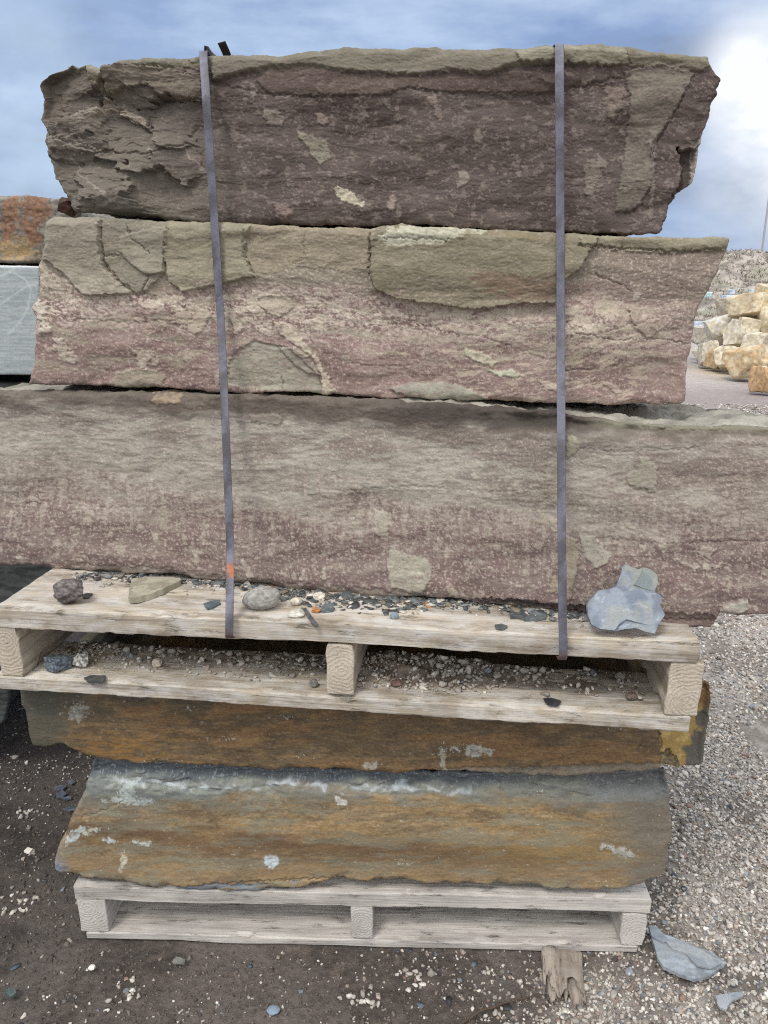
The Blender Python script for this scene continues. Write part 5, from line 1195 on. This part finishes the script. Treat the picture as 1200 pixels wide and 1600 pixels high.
# ------------------------------------------------------------------ distance: bank, sandstone pile, pole
def hill():
    xs = np.linspace(-90, 130, 420); t = np.linspace(0, 1, 90)
    X, T = np.meshgrid(xs, t); Y = 29+T*26+.04*np.abs(X); prof = np.where(T < .55, sstep(0, .55, T), 1.0)
    crest = 3.35+.15*fbm(X/20, X*0, 0, 3, 141)-.3*sstep(20, 90, np.abs(X))
    Z = prof*crest+.22*fbm(X/3, Y/3, 0, 4, 142)*sstep(0, .1, T)+.08*fbm(X*1.4, Y*1.4, 0, 3, 143)-.1
    V = np.stack([X, Y, Z], -1).reshape(-1, 3); idx = np.arange(X.size).reshape(X.shape)
    q = np.stack([idx[:-1, :-1], idx[:-1, 1:], idx[1:, 1:], idx[1:, :-1]], -1).reshape(-1, 4)
    n = fbm(V[:, 0]*1.2, V[:, 1]*1.2, 0, 5, 144, .6)
    col = lerp(np.tile(C(160,152,142), (len(V), 1)), C(112,106,98), sstep(-.2, .35, n)); col = lerp(col, C(140,142,118), sstep(.2, .5, fbm(V[:, 0]*.5, V[:, 1]*.5, 0, 3, 145))*.5)
    link('hill', make_mesh('hill', V, q, None, col, True, M_SAND), kind='structure')
    # dry grass on it
    r2 = np.random.RandomState(21); n = 16000; gx = r2.uniform(8, 36, n); gy = r2.uniform(29.5, 50, n)
    tt = (gy-29-.04*np.abs(gx))/26; ok = tt > .02; gx, gy, tt = gx[ok], gy[ok], tt[ok]; n = len(gx)
    gz = np.where(tt < .55, sstep(0, .55, tt), 1)*(3.35+.15*fbm(gx/20, gx*0, 0, 3, 141)-.3*sstep(20, 90, np.abs(gx)))+.22*fbm(gx/3, gy/3, 0, 4, 142)*sstep(0, .1, tt)-.1
    base = np.stack([gx, gy, gz-.03], -1); V, T, Cc = [], [], []
    for k in range(3):
        a = r2.rand(n)*6.28; hgt = r2.uniform(.05, .2, n)*np.where(tt > .5, .5, 1); wd = r2.uniform(.02, .05, n); ln = r2.randn(n, 2)*.10
        p0 = base+np.stack([np.cos(a)*wd, np.sin(a)*wd, 0*a], -1); p1 = base-np.stack([np.cos(a)*wd, np.sin(a)*wd, 0*a], -1); p2 = base+np.c_[ln, hgt]
        o = len(V)*n*3; V.append(np.stack([p0, p1, p2], 1).reshape(-1, 3))
        T.append(np.arange(n*3).reshape(n, 3)+k*n*3)
        c = lerp(np.tile(C(166,158,146), (n, 1)), C(124,116,106), r2.rand(n)); Cc.append(np.repeat(c, 3, 0))
    link('dry_grass', make_mesh('dry_grass', np.concatenate(V), None, np.concatenate(T), np.concatenate(Cc), False, M_SAND), kind='stuff', label="dry winter grass covering the bank", category="grass")
hill()

SC = [ # px, base py, w, h, distance, seed, angular, rot, colours, label
 (1113,576,34,38,12.9,1,1,10,(186,174,148),(200,190,168),"small pale sandstone block at the left foot of the boulder pile"),
 (1128,580,30,30,12.4,2,1,35,(184,152,104),(164,132,88),"tan brown sandstone block beside the leftmost foot block"),
 (1152,585,40,38,12.0,3,1,20,(206,192,158),(188,170,134),"cream sandstone block in the front row with a dark seam"),
 (1136,545,50,46,13.2,4,1,-15,(204,200,190),(196,184,156),"grey white faced sandstone block above the foot row"),
 (1168,546,40,40,12.6,5,1,5,(206,190,156),(214,202,176),"cream wedge block in the middle of the boulder pile"),
 (1176,596,56,50,11.2,6,.6,25,(182,148,98),(204,182,140),"large rounded tan boulder in front of the pile"),
 (1196,600,18,24,10.4,7,.3,0,(190,192,170),(204,196,172),"small boulder with a green tint beside the large tan boulder"),
 (1200,617,34,38,9.7,8,.6,40,(196,152,96),(178,134,82),"nearest orange brown boulder at the right picture edge"),
 (1166,500,62,36,13.6,9,1,-25,(210,196,164),(192,172,132),"long sloping slab of sandstone near the top of the pile"),
 (1192,503,52,40,12.6,10,.9,15,(204,186,146),(186,160,116),"biggest block on top of the boulder pile"),
 (1186,530,46,30,12.5,11,1,0,(216,202,168),(200,182,146),"flat cream block under the biggest top block"),
 (1192,556,38,32,12.0,12,1,12,(212,200,172),(196,180,144),"upright cream block right of the middle of the pile"),
 (1190,575,34,26,11.9,13,1,-20,(208,192,158),(190,172,136),"small cream block behind the large tan boulder"),
 (1098,540,26,26,14.5,14,1,0,(190,180,160),(172,162,142),"greyish block at the far left of the boulder pile"),
 (1148,520,44,30,14.0,15,1,30,(204,196,178),(188,176,150),"pale block behind the grey white faced block"),
 (1214,492,40,44,12.8,16,1,10,(206,190,152),(190,168,126),"tall block at the very top right of the pile"),
 (1225,540,60,60,12.3,17,1,0,(206,190,152),(190,168,126),"block of the pile just beyond the right picture edge"),
 (1103,568,26,24,13.6,18,.9,10,(196,184,158),(178,164,136),"low rounded block behind the leftmost foot block"),
]
for (px_, py_, w, h, D, sd_, an, ro, c1, c2, lab) in SC:
    foot = py_ > 560
    if foot: D = float(on_z(np.array(float(px_)), np.array(float(py_)), .02)[1])
    rock('sandstone_boulder', px_, py_, w*1.12, h*1.12, Y=D, seed=200+sd_, angular=an, rot=ro, rough=.03, mat=M_SAND, sub=5, dep=w*D/F*1.3, col=C(*[v*.78+.22*204 for v in c1], .98), col2=C(*[v*.75+.25*196 for v in c2], .98), label=lab, category="boulder", group="sandstone boulders piled at right")
# rest each boulder: the lower ones on the ground
# pale wrapped stacks on the bank's foot
def wrapped(px_, py_, w, h, D, lab, cc):
    p = on_plane(np.array(float(px_)), np.array(float(py_)), D); s = D/F
    V, Q = grid_box((w*s, w*s*.8, h*s), w*s/8, w*s*.05); V = V-np.array([w*s/2, 0, 0])
    V[:, :2] *= (1+.05*fbm(V[:, 0]*3, V[:, 1]*3, V[:, 2]*9, 3, int(px_)))[:, None]
    V[:, 1] += .03*w*s*np.sin(V[:, 2]/(h*s)*20)
    k = fbm(V[:, 0]*4, V[:, 1]*4, V[:, 2]*14, 3, int(px_)); col = lerp(np.tile(C(*cc), (len(V), 1)), C(cc[0]*.75, cc[1]*.8, cc[2]*.85), sstep(-.2, .3, k))
    o = link('stone_bundle', make_mesh('stone_bundle', V, Q, None, col, True, M_SAND), label=lab, category="stone bundle", group="pale stone bundles on the bank"); o.location = tuple(p)
wrapped(1145, 497, 26, 33, 31.0, "largest light blue bundle at the foot of the grassy bank", (176, 196, 214))
wrapped(1108, 465, 9, 8, 33.5, "small pale green bundle leftmost on the bank", (190, 212, 208))
wrapped(1144, 460, 8, 7, 34.5, "small pale bundle on the bank above the largest light blue bundle", (196, 206, 216))
wrapped(1178, 461, 9, 8, 34.0, "small pale bundle rightmost on the bank", (190, 208, 214))
wrapped(1091, 515, 12, 12, 24.0, "light grey bundle on the ground left of the pale boulders", (196, 204, 212))
# utility pole with two wires
def pole():
    D = 47.0; b = on_plane(np.array(1190.), np.array(396.), D); t = on_plane(np.array(1202.), np.array(305.), D); d = (t-b); top = b+d*3.6; b = b-d*.1
    root = empty('utility_pole', tuple(b), 0, label="thin utility pole on the crest of the bank at right", category="utility pole")
    def tube(a, c, r0, r1, name, n=24, sag=0):
        P = np.linspace(0, 1, n)[:, None]*(c-a)+a; P[:, 2] -= sag*4*np.linspace(0, 1, n)*(1-np.linspace(0, 1, n)); dd = (c-a)/np.linalg.norm(c-a)
        s1 = np.cross(dd, [0.3, 1, .2]); s1 /= np.linalg.norm(s1); s2 = np.cross(dd, s1); r = np.linspace(r0, r1, n)
        V = np.concatenate([P[i]+r[i]*(np.cos(np.arange(10)*.6283)[:, None]*s1+np.sin(np.arange(10)*.6283)[:, None]*s2) for i in range(n)]); idx = np.arange(n*10).reshape(n, 10)
        q = np.stack([idx[:-1], np.roll(idx, -1, 1)[:-1], np.roll(idx, -1, 1)[1:], idx[1:]], -1).reshape(-1, 4)
        tri = [[0, 9-i, 8-i] for i in range(8)]+[[idx[-1, 0], idx[-1, i+1], idx[-1, i+2]] for i in range(8)]
        return link(name, make_mesh(name, V-np.array(root.location), q, tri, np.tile(C(150, 150, 158), (len(V), 1)), True, M_PEB), root)
    tube(b, top, .06, .045, 'shaft')
    m = b+(top-b)*.93; ax = np.array([1.1, .3, 0]); tube(m-ax, m+ax, .06, .06, 'crossarm', 6)
pole()

for o in list(COL.objects):
    if o.parent is None and o.get('category') and not o.get('kind'): o['kind'] = 'thing'
